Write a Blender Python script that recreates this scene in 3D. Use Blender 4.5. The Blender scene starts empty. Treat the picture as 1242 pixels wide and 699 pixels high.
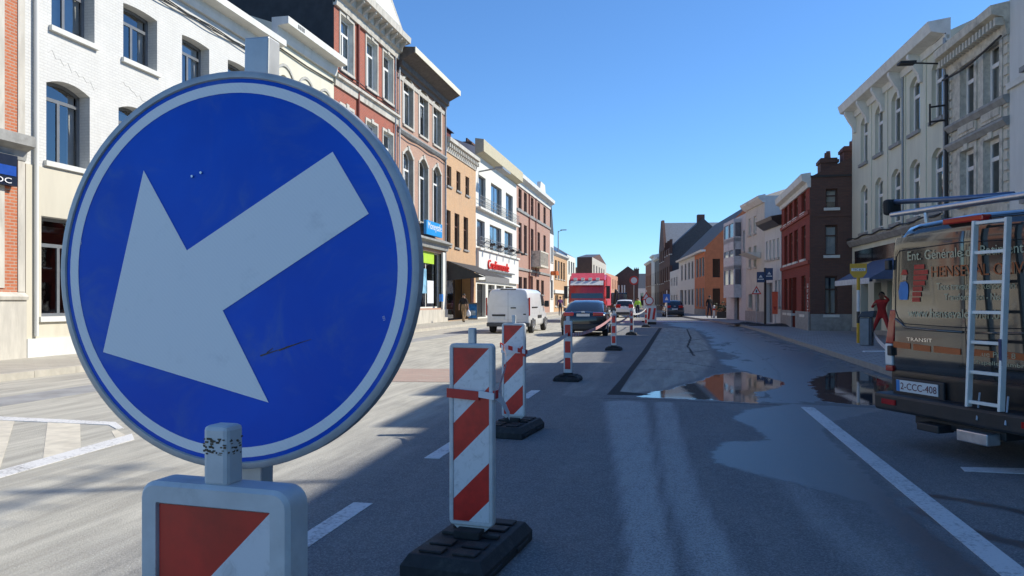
import bpy, bmesh, math, random
import numpy as np
from mathutils import Matrix, Vector

random.seed(7)
R = math.radians

# ------------------------------------------------------------------ camera, sky, sun, exposure
sc = bpy.context.scene
CAM_H = 1.4                      # a car driver's eye height
YAW = R(11.8)                    # the lens looks a little left of the street axis (+Y)
FPX, CX, HZ = 930.0, 621.0, 366.0
cam_data = bpy.data.cameras.new("camera")
cam = bpy.data.objects.new("camera", cam_data)
sc.collection.objects.link(cam)
cam.location = (0, 0, CAM_H)
cam.rotation_euler = (R(90), 0, YAW)
cam_data.sensor_width = 36.0
cam_data.lens = FPX / 1242 * 36
cam_data.shift_y = (HZ - 349.5) / 1242
cam_data.clip_start = 0.05
cam_data.clip_end = 4000
sc.camera = cam

SUN_DIR = Vector((0.70, 0.27, 0.655)).normalized()      # towards the sun
world = bpy.data.worlds.new("World")
sc.world = world
world.use_nodes = True
wn = world.node_tree.nodes
wl = world.node_tree.links
wn.clear()
sky = wn.new('ShaderNodeTexSky')
sky.sky_type = 'NISHITA'
sky.sun_disc = False
sky.sun_elevation = math.asin(SUN_DIR.z)
sky.sun_rotation = math.atan2(SUN_DIR.x, SUN_DIR.y)
sky.altitude = 0
sky.air_density = 1.0
sky.dust_density = 0.0
sky.ozone_density = 6.0
bg = wn.new('ShaderNodeBackground')
bg.inputs['Strength'].default_value = 0.099
wo = wn.new('ShaderNodeOutputWorld')
tint = wn.new('ShaderNodeMix'); tint.data_type = 'RGBA'; tint.blend_type = 'MULTIPLY'
tint.inputs[0].default_value = 1.0
tint.inputs[7].default_value = (.58, .775, .93, 1)        # deep clear blue, the same over the whole sky
wl.new(sky.outputs[0], tint.inputs[6])
wl.new(tint.outputs[2], bg.inputs[0])
wl.new(bg.outputs[0], wo.inputs[0])

sun_data = bpy.data.lights.new("sun", 'SUN')
sun_data.energy = 2.9
sun_data.angle = R(0.53)
sun_data.color = (1.0, 0.94, 0.83)
sun = bpy.data.objects.new("sun", sun_data)
sc.collection.objects.link(sun)
sun.location = (30, 10, 40)
sun.rotation_euler = SUN_DIR.to_track_quat('Z', 'Y').to_euler()

sc.view_settings.view_transform = 'Standard'
sc.view_settings.look = 'None'
sc.view_settings.exposure = 1.02
sc.view_settings.gamma = 1.0
sc.view_settings.use_curve_mapping = False
sc.cycles.max_bounces = 6
sc.cycles.transparent_max_bounces = 8
sc.cycles.caustics_reflective = False
sc.cycles.caustics_refractive = False
sc.cycles.sample_clamp_indirect = 4.0

# ------------------------------------------------------------------ survey: photograph -> plan
CT, ST = math.cos(YAW), math.sin(YAW)
def ray(px):
    t = (px - CX) / FPX
    return (t * CT - ST, t * ST + CT)            # plan direction with depth 1
def gp(px, py, z=0.0):
    """point of a level surface at height z"""
    d = FPX * (CAM_H - z) / (py - HZ)
    x, y = ray(px)
    return Vector((x * d, y * d, z))
def at(px, d, z=0.0):
    x, y = ray(px)
    return Vector((x * d, y * d, z))
def depth(p):
    return -p[0] * ST + p[1] * CT
def hit(px, A, B):
    rx, ry = ray(px)
    ex, ey = B[0] - A[0], B[1] - A[1]
    # A + s e = k r
    det = rx * (-ey) + ex * ry
    k = (A[0] * (-ey) + ex * A[1]) / det
    return Vector((rx * k, ry * k))
def zat(p, py):
    return CAM_H + (HZ - py) * depth(p) / FPX

# ------------------------------------------------------------------ objects
COL = sc.collection
def tag(o, label=None, cat=None, group=None, kind=None):
    if label: o['label'] = label
    if cat: o['category'] = cat
    if group: o['group'] = group
    if kind: o['kind'] = kind
    return o
def empty(name, loc=(0, 0, 0), rz=0.0, label=None, cat=None, group=None):
    o = bpy.data.objects.new(name, None)
    COL.objects.link(o)
    o.location = loc
    o.rotation_euler = (0, 0, rz)
    o.empty_display_size = 0.2
    return tag(o, label, cat, group)
def put(name, mesh, parent=None, loc=(0, 0, 0), rot=(0, 0, 0)):
    o = bpy.data.objects.new(name, mesh)
    COL.objects.link(o)
    if parent is not None: o.parent = parent
    o.location = loc
    o.rotation_euler = rot
    return o
def copy_tree(o, parent=None):
    c = o.copy()
    COL.objects.link(c)
    c.parent = parent
    for ch in list(o.children):
        copy_tree(ch, c)
    return c

class MB:
    def __init__(s):
        s.v, s.f, s.m = [], [], []
    def add(s, verts, faces, mi=0):
        b = len(s.v)
        s.v += [tuple(p) for p in verts]
        for f in faces:
            s.f.append(tuple(b + i for i in f))
            s.m.append(mi)
        return s
    def poly(s, pts, mi=0):
        return s.add(pts, [tuple(range(len(pts)))], mi)
    def box(s, x0, x1, y0, y1, z0, z1, mi=0):
        v = [(x0,y0,z0),(x1,y0,z0),(x1,y1,z0),(x0,y1,z0),(x0,y0,z1),(x1,y0,z1),(x1,y1,z1),(x0,y1,z1)]
        return s.add(v, [(0,3,2,1),(4,5,6,7),(0,1,5,4),(1,2,6,5),(2,3,7,6),(3,0,4,7)], mi)
    def hexa(s, lo, hi, mi=0):
        return s.add(list(lo) + list(hi), [(0,3,2,1),(4,5,6,7),(0,1,5,4),(1,2,6,5),(2,3,7,6),(3,0,4,7)], mi)
    def prism(s, pts, off, mi=0):
        """closed polygon pts swept by vector off"""
        n = len(pts)
        off = Vector(off)
        v = [Vector(p) for p in pts] + [Vector(p) + off for p in pts]
        f = [tuple(range(n))[::-1], tuple(range(n, 2 * n))]
        f += [(i, (i + 1) % n, n + (i + 1) % n, n + i) for i in range(n)]
        return s.add(v, f, mi)
    def loft(s, rings, mi=0, closed=True, caps=True, mfun=None):
        n = len(rings[0])
        b = len(s.v)
        for r in rings: s.v += [tuple(p) for p in r]
        k = n if closed else n - 1
        for j in range(len(rings) - 1):
            for i in range(k):
                a, c = b + j * n + i, b + j * n + (i + 1) % n
                s.f.append((a, c, c + n, a + n))
                s.m.append(mfun(j, i) if mfun else mi)
        if caps:
            s.f.append(tuple(b + i for i in range(n))[::-1]); s.m.append(mfun(-1, 0) if mfun else mi)
            e = b + (len(rings) - 1) * n
            s.f.append(tuple(e + i for i in range(n))); s.m.append(mfun(-2, 0) if mfun else mi)
        return s
    def tube(s, pts, r, n=8, mi=0):
        pts = [Vector(p) for p in pts]
        rs = r if isinstance(r, (list, tuple)) else [r] * len(pts)
        rings = []
        for i, p in enumerate(pts):
            t = (pts[min(i + 1, len(pts) - 1)] - pts[max(i - 1, 0)]).normalized()
            up = Vector((0, 0, 1)) if abs(t.z) < .95 else Vector((1, 0, 0))
            a = t.cross(up).normalized(); bb = a.cross(t)
            rings.append([p + (a * math.cos(2*math.pi*k/n) + bb * math.sin(2*math.pi*k/n)) * rs[i] for k in range(n)])
        return s.loft(rings, mi)
    def build(s, name, mats, parent=None, loc=(0, 0, 0), rot=(0, 0, 0), smooth=False, bevel=0, mesh_only=False, auto=None, fixn=True):
        me = bpy.data.meshes.new(name)
        me.from_pydata(s.v, [], s.f)
        if not isinstance(mats, (list, tuple)): mats = [mats]
        for m in mats: me.materials.append(m)
        if len(mats) > 1:
            me.polygons.foreach_set('material_index', s.m)
        if fixn:
            bm = bmesh.new(); bm.from_mesh(me)
            bmesh.ops.recalc_face_normals(bm, faces=bm.faces)
            bm.to_mesh(me); bm.free()
        if smooth:
            me.polygons.foreach_set('use_smooth', [True] * len(me.polygons))
            if auto is not None:
                me.set_sharp_from_angle(angle=R(auto))
        me.update()
        if mesh_only: return me
        o = put(name, me, parent, loc, rot)
        if bevel:
            b = o.modifiers.new('bevel', 'BEVEL')
            b.width = bevel; b.segments = 2; b.limit_method = 'ANGLE'; b.angle_limit = R(40)
        return o

def text_mesh(body, size, ext=0.0, align='LEFT', shear=0.0):
    cu = bpy.data.curves.new('lettering', 'FONT')
    cu.body = body; cu.size = size; cu.extrude = ext; cu.align_x = align; cu.shear = shear
    cu.resolution_u = 3
    o = bpy.data.objects.new('lettering', cu)
    COL.objects.link(o)
    dg = bpy.context.evaluated_depsgraph_get()
    me = bpy.data.meshes.new_from_object(o.evaluated_get(dg))
    bpy.data.objects.remove(o)
    return me
def text(body, size, mat, parent, loc, rot, width=None, height=None, ext=0.001, align='LEFT', shear=0.0, name='lettering'):
    me = text_mesh(body, size, ext, align, shear)
    co = np.empty(len(me.vertices) * 3); me.vertices.foreach_get('co', co); co = co.reshape(-1, 3)
    if width:
        co[:, 0] *= width / max(1e-6, co[:, 0].max() - co[:, 0].min())
    if height:
        co[:, 1] *= height / max(1e-6, co[:, 1].max() - co[:, 1].min())
    me.vertices.foreach_set('co', co.ravel())
    me.materials.clear(); me.materials.append(mat)
    me.update()
    o = put(name, me, parent, loc, rot); o['kind'] = 'stuff'
    return o

# ------------------------------------------------------------------ materials
MATS = {}
class NT:
    def __init__(s, m):
        m.use_nodes = True
        s.t = m.node_tree; s.n = s.t.nodes; s.l = s.t.links
        s.b = s.n.get('Principled BSDF')
        s.out = s.n.get('Material Output')
    def new(s, typ, **kw):
        nd = s.n.new(typ)
        for k, v in kw.items():
            if k.startswith('i_'):
                key = k[2:]
                key = int(key) if key.isdigit() else key.replace('_', ' ')
                s.put(nd.inputs[key], v)
            else:
                setattr(nd, k, v)
        return nd
    def put(s, sock, v):
        if hasattr(v, 'is_output'): s.l.new(v, sock)
        elif hasattr(v, 'outputs'): s.l.new(v.outputs[0], sock)
        else: sock.default_value = v
    def math(s, op, a, b=0.0, c=0.0, clamp=False):
        nd = s.n.new('ShaderNodeMath'); nd.operation = op; nd.use_clamp = clamp
        s.put(nd.inputs[0], a); s.put(nd.inputs[1], b)
        if len(nd.inputs) > 2: s.put(nd.inputs[2], c)
        return nd.outputs[0]
    def mix(s, f, a, b):
        nd = s.n.new('ShaderNodeMix'); nd.data_type = 'RGBA'
        s.put(nd.inputs[0], f)
        for k, v in ((6, a), (7, b)):
            s.put(nd.inputs[k], v if hasattr(v, 'is_output') or hasattr(v, 'outputs') else (*v[:3], 1))
        return nd.outputs[2]
    def noise(s, vec, scale, detail=3.0, rough=.55, dist=0.0):
        nd = s.n.new('ShaderNodeTexNoise')
        if vec is not None: s.put(nd.inputs['Vector'], vec)
        nd.inputs['Scale'].default_value = scale; nd.inputs['Detail'].default_value = detail
        nd.inputs['Roughness'].default_value = rough; nd.inputs['Distortion'].default_value = dist
        return nd.outputs[0]
    def ramp(s, f, lo, hi):
        nd = s.n.new('ShaderNodeMapRange'); nd.interpolation_type = 'SMOOTHSTEP'
        s.put(nd.inputs[0], f); nd.inputs[1].default_value = lo; nd.inputs[2].default_value = hi
        return nd.outputs[0]
    def coord(s, scale=(1, 1, 1)):
        tc = s.n.new('ShaderNodeTexCoord'); mp = s.n.new('ShaderNodeMapping')
        s.l.new(tc.outputs['Object'], mp.inputs[0]); mp.inputs['Scale'].default_value = scale
        return mp.outputs[0]
    def bump(s, h, strength=.3, dist=.02):
        nd = s.n.new('ShaderNodeBump'); nd.inputs['Strength'].default_value = strength
        nd.inputs['Distance'].default_value = dist
        s.put(nd.inputs['Height'], h)
        s.l.new(nd.outputs[0], s.b.inputs['Normal'])
        return nd

def mat(name, col, rough=.6, metal=0.0, var=.12, scale=6.0, dirt=None, bump=0.0, coat=0.0, streak=False, spec=.5):
    if name in MATS: return MATS[name]
    m = bpy.data.materials.new(name); MATS[name] = m
    t = NT(m)
    co = t.coord((1, 1, .22) if streak else (1, 1, 1))
    n1 = t.noise(co, scale, 5)
    c0 = tuple(max(0, c * (1 - var)) for c in col); c1 = tuple(min(1, c * (1 + var)) for c in col)
    c = t.mix(t.ramp(n1, .3, .7), c0, c1)
    if dirt:
        n2 = t.noise(co, scale * .45, 8, .68)
        c = t.mix(t.math('MULTIPLY', t.ramp(n2, .48, .75), dirt[3] if len(dirt) > 3 else .6), c, dirt[:3])
    t.put(t.b.inputs['Base Color'], c)
    rr = t.math('ADD', t.math('MULTIPLY', n1, .16), rough - .08, clamp=True)
    t.put(t.b.inputs['Roughness'], rr)
    t.b.inputs['Metallic'].default_value = metal
    t.b.inputs['Specular IOR Level'].default_value = spec
    t.b.inputs['Coat Weight'].default_value = coat
    t.b.inputs['Coat Roughness'].default_value = .04
    if bump: t.bump(t.noise(t.coord(), scale * 12, 3), bump, .01)
    return m

def brick(name, c1, c2, mortar, dirt=(.12, .1, .09, .35), bw=.215, bh=.072, mort=.011, bump=.5):
    if name in MATS: return MATS[name]
    m = bpy.data.materials.new(name); MATS[name] = m
    t = NT(m)
    tc = t.new('ShaderNodeTexCoord')
    sx = t.new('ShaderNodeSeparateXYZ', i_0=tc.outputs['Object'])
    xy = t.math('ADD', sx.outputs[0], sx.outputs[1])
    cv = t.new('ShaderNodeCombineXYZ', i_0=xy, i_1=sx.outputs[2])
    b = t.new('ShaderNodeTexBrick', i_Vector=cv, i_Scale=1.0, i_Mortar_Size=mort, i_Bias=0.0,
              i_Brick_Width=bw, i_Row_Height=bh, i_Mortar_Smooth=.3)
    b.inputs['Color1'].default_value = (*c1, 1); b.inputs['Color2'].default_value = (*c2, 1)
    b.inputs['Mortar'].default_value = (*mortar, 1)
    n = t.noise(t.coord(), 1.1, 6, .6)
    n2 = t.noise(t.coord((1, 1, .25)), 2.5, 6, .65)
    c = t.mix(t.math('MULTIPLY', t.ramp(n, .45, .75), .35), b.outputs['Color'], tuple(x * 1.25 for x in c2))
    c = t.mix(t.math('MULTIPLY', t.ramp(n2, .5, .8), dirt[3]), c, dirt[:3])
    t.put(t.b.inputs['Base Color'], c)
    t.b.inputs['Roughness'].default_value = .85
    t.b.inputs['Specular IOR Level'].default_value = .3
    inv = t.math('SUBTRACT', 1.0, b.outputs['Fac'])
    t.bump(inv, bump, .008)
    return m

def glass(name='window glass', tint=(.82, .85, .86), base=.1):
    if name in MATS: return MATS[name]
    m = bpy.data.materials.new(name); MATS[name] = m
    t = NT(m)
    t.n.remove(t.b)
    lw = t.new('ShaderNodeFresnel'); lw.inputs[0].default_value = 1.55
    tr = t.new('ShaderNodeBsdfTransparent'); tr.inputs[0].default_value = (*tint, 1)
    gl = t.new('ShaderNodeBsdfGlossy'); gl.inputs['Roughness'].default_value = .015
    gl.inputs[0].default_value = (.95, .97, 1, 1)
    bp = t.new('ShaderNodeBump'); bp.inputs['Strength'].default_value = .12; bp.inputs['Distance'].default_value = .02
    t.put(bp.inputs['Height'], t.noise(t.coord(), 1.6, 2))
    t.l.new(bp.outputs[0], gl.inputs['Normal'])
    f = t.math('ADD', t.math('MULTIPLY', lw.outputs[0], 1.3), base, clamp=True)
    mx = t.new('ShaderNodeMixShader', i_0=f, i_1=tr.outputs[0], i_2=gl.outputs[0])
    t.l.new(mx.outputs[0], t.out.inputs[0])
    return m

GLASS = glass()
DARKGLASS = mat('dark vehicle glass', (.012, .014, .016), .06, var=.05, spec=.8)
WHITE_FR = mat('white window paint', (.78, .77, .73), .4, var=.06)
GREY_FR = mat('grey window paint', (.16, .17, .18), .4, var=.08)
DARK_FR = mat('dark window paint', (.035, .03, .028), .45, var=.1)
BROWN_FR = mat('brown window wood', (.11, .05, .03), .5, var=.2)
CURTAIN = mat('net curtain', (.85, .84, .8), .9, var=.06, scale=3)
BLIND = mat('roller blind', (.62, .6, .52), .8, var=.05)
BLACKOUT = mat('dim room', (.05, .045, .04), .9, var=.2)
SLATE = mat('roof slate', (.075, .08, .09), .55, var=.2, scale=9)
TILE = brick('clay roof tiles', (.16, .055, .035), (.11, .04, .03), (.04, .02, .015), bw=.25, bh=.3, mort=.02)
STONE = mat('pale dressed stone', (.52, .49, .42), .75, var=.12, scale=5, dirt=(.22, .2, .17, .6), streak=True)
BLUESTONE = mat('grey bluestone', (.3, .3, .28), .7, var=.15, scale=4, dirt=(.14, .13, .12, .5))
WHITE_WALL = brick('white painted brick', (.63, .625, .585), (.6, .595, .56), (.54, .535, .505), dirt=(.4, .385, .34, .3), bump=.3)
CREAM_WALL = mat('cream render', (.58, .54, .43), .85, var=.06, scale=2, dirt=(.42, .37, .28, .5), streak=True)
CREAM2 = mat('pale cream paint', (.66, .63, .5), .8, var=.05, scale=2, dirt=(.55, .5, .38, .4), streak=True)
ORANGE_BRICK = brick('orange brick', (.52, .17, .075), (.42, .13, .06), (.42, .33, .26))
RED_BRICK = brick('red brick', (.42, .105, .06), (.34, .085, .05), (.3, .2, .16))
BEIGE_BRICK = brick('rose beige brick', (.48, .27, .185), (.42, .23, .16), (.42, .35, .28))
TAN_BRICK = brick('tan brick', (.6, .37, .19), (.53, .32, .165), (.46, .36, .26))
PINK_BRICK = brick('faded pink brick', (.44, .24, .175), (.38, .2, .15), (.4, .32, .26))
SHADE_RED = brick('deep red painted brick', (.3, .052, .03), (.26, .045, .028), (.18, .045, .03))
DARK_BRICK = brick('plain dark brick', (.16, .085, .065), (.125, .07, .056), (.11, .08, .068))
GREYGREEN = mat('grey green paint', (.66, .655, .52), .75, var=.06, scale=2, dirt=(.4, .39, .31, .35), streak=True)
GREY_TRIM = mat('off white trim paint', (.72, .72, .66), .7, var=.06, scale=4, dirt=(.4, .38, .33, .5))
OLD_STONE = mat('weathered carved stone', (.6, .56, .46), .85, var=.16, scale=5, dirt=(.13, .12, .1, .75), bump=.3)
PLASTER = mat('white plaster', (.66, .66, .615), .8, var=.05, scale=3, dirt=(.45, .44, .4, .35), streak=True)
TAR_WALL = mat('bitumen coated side wall', (.03, .03, .032), .7, var=.3, scale=2)
SLATE_WALL = mat('slate hung wall', (.06, .065, .07), .65, var=.2, scale=8)
ORANGE_PAINT = mat('orange painted brick', (.52, .17, .07), .8, var=.08, scale=3, dirt=(.3, .1, .05, .3))
ZINC = mat('zinc gutter', (.33, .34, .34), .45, metal=.5, var=.12)
CABLE = mat('black cable', (.02, .02, .02), .6)
ALU = mat('brushed aluminium', (.62, .63, .64), .35, metal=.85, var=.08, scale=20)
GALV = mat('galvanised post', (.5, .52, .53), .5, metal=.5, var=.12, scale=14)
RUBBER = mat('black recycled rubber', (.022, .022, .023), .75, var=.3, scale=20, dirt=(.1, .095, .085, .5), bump=.5)
TYRE = mat('tyre rubber', (.02, .02, .02), .8, var=.2)
# ------------------------------------------------------------------ ground and road
XL = -14.4                                          # facade line of the left row
KERB_R = [(4.0, -40), (4.0, 36), (3.75, 44), (2.7, 54), (1.35, 66), (-3.4, 120), (-8.5, 200), (-10, 260)]
def kx(y):
    for (xa, ya), (xb, yb) in zip(KERB_R, KERB_R[1:]):
        if y <= yb: return xa + (xb - xa) * (y - ya) / (yb - ya)
    return KERB_R[-1][0]

GROUND_M = mat('dry earth ground', (.2, .18, .15), .95, var=.2, scale=.3)
g = MB().box(-900, 900, -400, 1600, -1.0, -0.03).build('ground', GROUND_M)
tag(g, kind='structure')

def sdist(P, poly):
    """signed distance (positive inside) of points P (n,2) to a polygon"""
    poly = np.asarray(poly, float)
    d = np.full(len(P), 1e9); ins = np.zeros(len(P), bool)
    for a, b in zip(poly, np.roll(poly, -1, 0)):
        e = b - a; w = P - a
        t = np.clip((w @ e) / max(1e-9, e @ e), 0, 1)
        q = w - t[:, None] * e
        d = np.minimum(d, np.hypot(q[:, 0], q[:, 1]))
        c = (a[1] > P[:, 1]) != (b[1] > P[:, 1])
        with np.errstate(divide='ignore', invalid='ignore'):
            xi = (b[0] - a[0]) * (P[:, 1] - a[1]) / (b[1] - a[1]) + a[0]
        ins ^= c & (P[:, 0] < xi)
    return np.where(ins, d, -d)
def ldist(P, line):
    line = np.asarray(line, float)
    d = np.full(len(P), 1e9)
    for a, b in zip(line[:-1], line[1:]):
        e = b - a; w = P - a
        t = np.clip((w @ e) / max(1e-9, e @ e), 0, 1)
        q = w - t[:, None] * e
        d = np.minimum(d, np.hypot(q[:, 0], q[:, 1]))
    return d
def gpl(pts):
    return [tuple(gp(*p)[:2]) for p in pts]

xs = np.concatenate([np.arange(-11.6, -2.6, .3), np.arange(-2.6, 4.05, .06)])
xs[-1] = 4.05
ys = np.concatenate([np.arange(-30, 1, 1.0), np.arange(1, 14, .06), np.arange(14, 40, .12), np.arange(40, 80, .4), np.arange(80, 262, 3.0)])
nx, ny = len(xs), len(ys)
GX, GY = np.meshgrid(xs, ys)
P = np.stack([GX.ravel(), GY.ravel()], 1)
verts = np.zeros((nx * ny, 3)); verts[:, :2] = P
i = np.arange(nx * ny).reshape(ny, nx)
quads = np.stack([i[:-1, :-1], i[:-1, 1:], i[1:, 1:], i[1:, :-1]], -1).reshape(-1, 4)
me = bpy.data.meshes.new('road')
me.from_pydata(verts.tolist(), [], quads.tolist())
sm = lambda a, lo, hi: np.clip((a - lo) / (hi - lo), 0, 1) ** 2 * (3 - 2 * np.clip((a - lo) / (hi - lo), 0, 1))
# dry dust carried out of the works: everywhere left of the barrier, and in tyre tracks along the lane
X, Y = P[:, 0], P[:, 1]
dust = .16 + .72 * sm(-X, 2.1, 3.6)
def track(line, w, amt):
    return amt * (1 - sm(ldist(P, line), w * .85, w * 1.08))
T1 = gpl([(806, 790), (791, 699), (783, 640), (776, 600), (767, 545), (758, 489)])
T2 = gpl([(925, 790), (872, 699), (848, 640), (829, 600), (815, 545), (806, 489)])
wT = np.interp(Y, [3.9, 5.6, 10.5], [.12, .15, .29])
trk = np.maximum(1 - sm(ldist(P, T1) / wT, .7, 1.15), (1 - sm(ldist(P, T2), .08, .16)) * .85)
trk = np.maximum(trk, .35 * (1 - sm(ldist(P, gpl([(1075, 699), (1010, 640), (975, 600), (955, 580)])), .07, .15)))
dust += track([tuple(p) for p in (gp(700, 479)[:2], gp(720, 450)[:2], gp(745, 430)[:2])], .22, .2)
# the trench area beyond the cross joint was filled with pale fresh concrete
trench = sdist(P, gpl([(742, 479), (770, 447), (803, 398), (842, 398), (858, 415), (868, 436), (850, 458), (800, 474)]))
dust += .45 * sm(trench, -.05, .12)
# wetness
wet = np.full(len(P), -1.0)
film = sdist(P, gpl([(783, 481), (825, 470), (850, 462), (878, 446), (868, 430), (858, 414), (846, 402), (812, 395), (800, 391.5), (870, 391.0),
                    (905, 398), (938, 411), (985, 426), (1040, 441), (1082, 456), (1120, 472), (1120, 494), (1040, 495), (985, 490), (912, 488.5), (850, 484)]))
pud = np.maximum(sdist(P, gpl([(783, 481), (825, 471), (850, 464), (872, 455), (900, 452), (925, 458), (944, 464), (930, 472), (908, 476), (912, 488), (850, 484)])) + .1,
                 sdist(P, gpl([(975, 462), (1000, 452), (1045, 450), (1085, 460), (1120, 474), (1120, 492), (1040, 493), (985, 486)])) - .1)
damp = sdist(P, gpl([(860, 548), (876, 536), (930, 534), (915, 520), (885, 507), (905, 497), (960, 490), (1080, 496), (1010, 512), (1000, 525),
                     (1040, 560), (1090, 610), (1150, 660), (1260, 740), (1150, 740), (1110, 672), (1050, 612), (985, 592), (925, 578), (868, 562)]))
joint = sdist(P, gpl([(736, 479), (752, 461), (778, 428), (799, 398), (803, 398), (785, 428), (765, 455), (752, 475), (790, 478.3), (790, 480)]))
streak1 = .06 - ldist(P, gpl([(1090, 600), (1140, 603), (1190, 611), (1260, 625)]))
streak2 = .085 - ldist(P, gpl([(1112, 618), (1160, 640), (1200, 652), (1270, 668)]))
cracks = .035 - np.minimum.reduce([ldist(P, gpl(q)) for q in (
    [(772, 449), (810, 448), (850, 452)], [(780, 438), (830, 440), (868, 446)], [(790, 425), (835, 428), (860, 425)], [(795, 412), (830, 414), (852, 411)],
    [(833, 399), (838, 410), (834, 420), (842, 432)])])
slick = np.maximum.reduce([damp, streak1 * 1.5, streak2 * 1.5])
rails = .028 - ldist(P, gpl([(868, 396), (884, 406), (905, 420), (930, 438), (944, 452), (946, 462), (935, 470), (915, 474)]))
seams = .035 - ldist(P, gpl([(726, 483), (800, 485), (860, 488), (912, 490), (985, 493), (1075, 498)]))
for nm, arr in (('track', np.clip(trk, 0, 1)), ('film', np.clip(.5 + film * .55, 0, 1)), ('seam', np.clip(.5 + seams * 9, 0, 1)), ('dust', np.clip(dust, 0, 1)), ('puddle', np.clip(.5 + pud * 1.2, 0, 1)), ('damp', np.clip(.5 + slick * 1.6, 0, 1)), ('tar', np.clip(.5 + np.maximum.reduce([rails, joint, cracks]) * 8, 0, 1))):
    at_ = me.attributes.new(nm, 'FLOAT', 'POINT')
    at_.data.foreach_set('value', arr.astype(np.float32))
ROAD_M = bpy.data.materials.new('worn asphalt'); t = NT(ROAD_M)
co = t.coord()
def attr(n):
    a = t.new('ShaderNodeAttribute'); a.attribute_name = n
    return a.outputs['Fac']
big = t.noise(co, .55, 6, .6); fine = t.noise(co, 55, 4, .75); mid = t.noise(co, 7, 6, .65)
smear = t.noise(t.coord((2.2, .22, 1)), 2.4, 7, .66, .4)
asph = t.mix(t.ramp(mid, .3, .7), (.13, .131, .135), (.18, .18, .18))
asph = t.mix(t.ramp(fine, .5, .75), asph, (.3, .3, .295))
dustc = t.mix(t.ramp(smear, .3, .7), (.4, .375, .305), (.58, .55, .455))
vor = t.new('ShaderNodeTexVoronoi', i_Vector=co, i_Scale=130.0)
vs = t.new('ShaderNodeSeparateColor', i_0=vor.outputs['Color'])
grain = t.math('ADD', t.math('MULTIPLY', vs.outputs[0], .6), t.math('MULTIPLY', fine, .5))
asph = t.mix(t.ramp(grain, .35, .95), t.mix(.5, asph, (.105, .106, .11)), t.mix(.5, asph, (.36, .36, .35)))
tr_m = t.math('MULTIPLY', attr('track'), t.math('ADD', .25, t.math('MULTIPLY', t.ramp(t.math('ADD', t.math('MULTIPLY', grain, .7), t.math('MULTIPLY', t.noise(t.coord((1.6, .5, 1)), 5, 6, .7), .5)), .35, .8), .6)), clamp=True)
asph = t.mix(tr_m, asph, (.46, .46, .44))
dm = t.math('ADD', attr('dust'), t.math('MULTIPLY', t.math('SUBTRACT', smear, .5), .38))
dm = t.math('ADD', dm, t.math('MULTIPLY', t.math('SUBTRACT', big, .5), .5))
dm = t.ramp(dm, .0, 1.25)
dm = t.math('MULTIPLY', dm, t.math('SUBTRACT', 1.0, t.math('MULTIPLY', t.ramp(fine, .45, .7), .22)), clamp=True)
col = t.mix(dm, asph, dustc)
edge = t.math('MULTIPLY', t.math('SUBTRACT', t.noise(co, 2.6, 10, .7), .5), .6)
pm = t.ramp(t.math('ADD', attr('puddle'), edge), .47, .53)
dmp = t.ramp(t.math('ADD', attr('damp'), t.math('MULTIPLY', t.math('SUBTRACT', t.noise(co, 6, 9, .72), .5), .55)), .42, .58)
fl = t.ramp(attr('film'), .42, .55)
gl = t.math('ADD', t.noise(t.coord((.9, .33, 1)), 1.5, 8, .68, .6), t.math('MULTIPLY', t.math('SUBTRACT', attr('film'), .5), .35))
glint = t.math('MULTIPLY', fl, t.ramp(gl, .49, .56))
dmp = t.math('MAXIMUM', dmp, glint)
anyw = t.math('MAXIMUM', t.math('MAXIMUM', pm, dmp), t.math('MULTIPLY', fl, .72))
col = t.mix(t.math('MULTIPLY', anyw, .78), col, (.018, .019, .022))
col = t.mix(t.ramp(attr('tar'), .4, .6), col, (.02, .02, .022))
col = t.mix(t.math('MULTIPLY', t.ramp(t.math('ADD', attr('seam'), t.math('MULTIPLY', t.math('SUBTRACT', t.noise(co, 9, 6, .7), .5), .14)), .44, .6), .6), col, (.03, .03, .032))
t.put(t.b.inputs['Base Color'], col)
r0 = t.math('SUBTRACT', .88, t.math('MULTIPLY', t.math('MAXIMUM', dmp, t.math('MULTIPLY', fl, .35)), .5))
ripple = t.noise(t.coord((1, .5, 1)), 3.0, 4)
r1 = t.mix(pm, r0, t.math('ADD', .012, t.math('MULTIPLY', t.ramp(t.noise(co, .9, 4), .5, .8), .16)))
t.put(t.b.inputs['Roughness'], r1)
t.put(t.b.inputs['Specular IOR Level'], t.math('ADD', .3, t.math('MULTIPLY', anyw, .7)))
hh = t.math('ADD', t.math('MULTIPLY', t.noise(co, 70, 3, .7), .7), t.math('MULTIPLY', mid, .5))
bs = t.math('MULTIPLY', t.math('SUBTRACT', .7, t.math('MULTIPLY', dmp, .4)), t.math('SUBTRACT', 1.0, t.math('MULTIPLY', pm, .985)), clamp=True)
wavy = t.math('MULTIPLY', t.noise(t.coord((1, 1.3, 1)), 48, 2, .5), .45)
hgt = t.new('ShaderNodeMix', i_0=0.0, i_2=hh, i_3=wavy)
bn = t.bump(hgt.outputs[0], .5, .012); t.put(bn.inputs['Strength'], bs)
me.materials.append(ROAD_M)
road = put('road', me)
tag(road, kind='structure')

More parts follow.
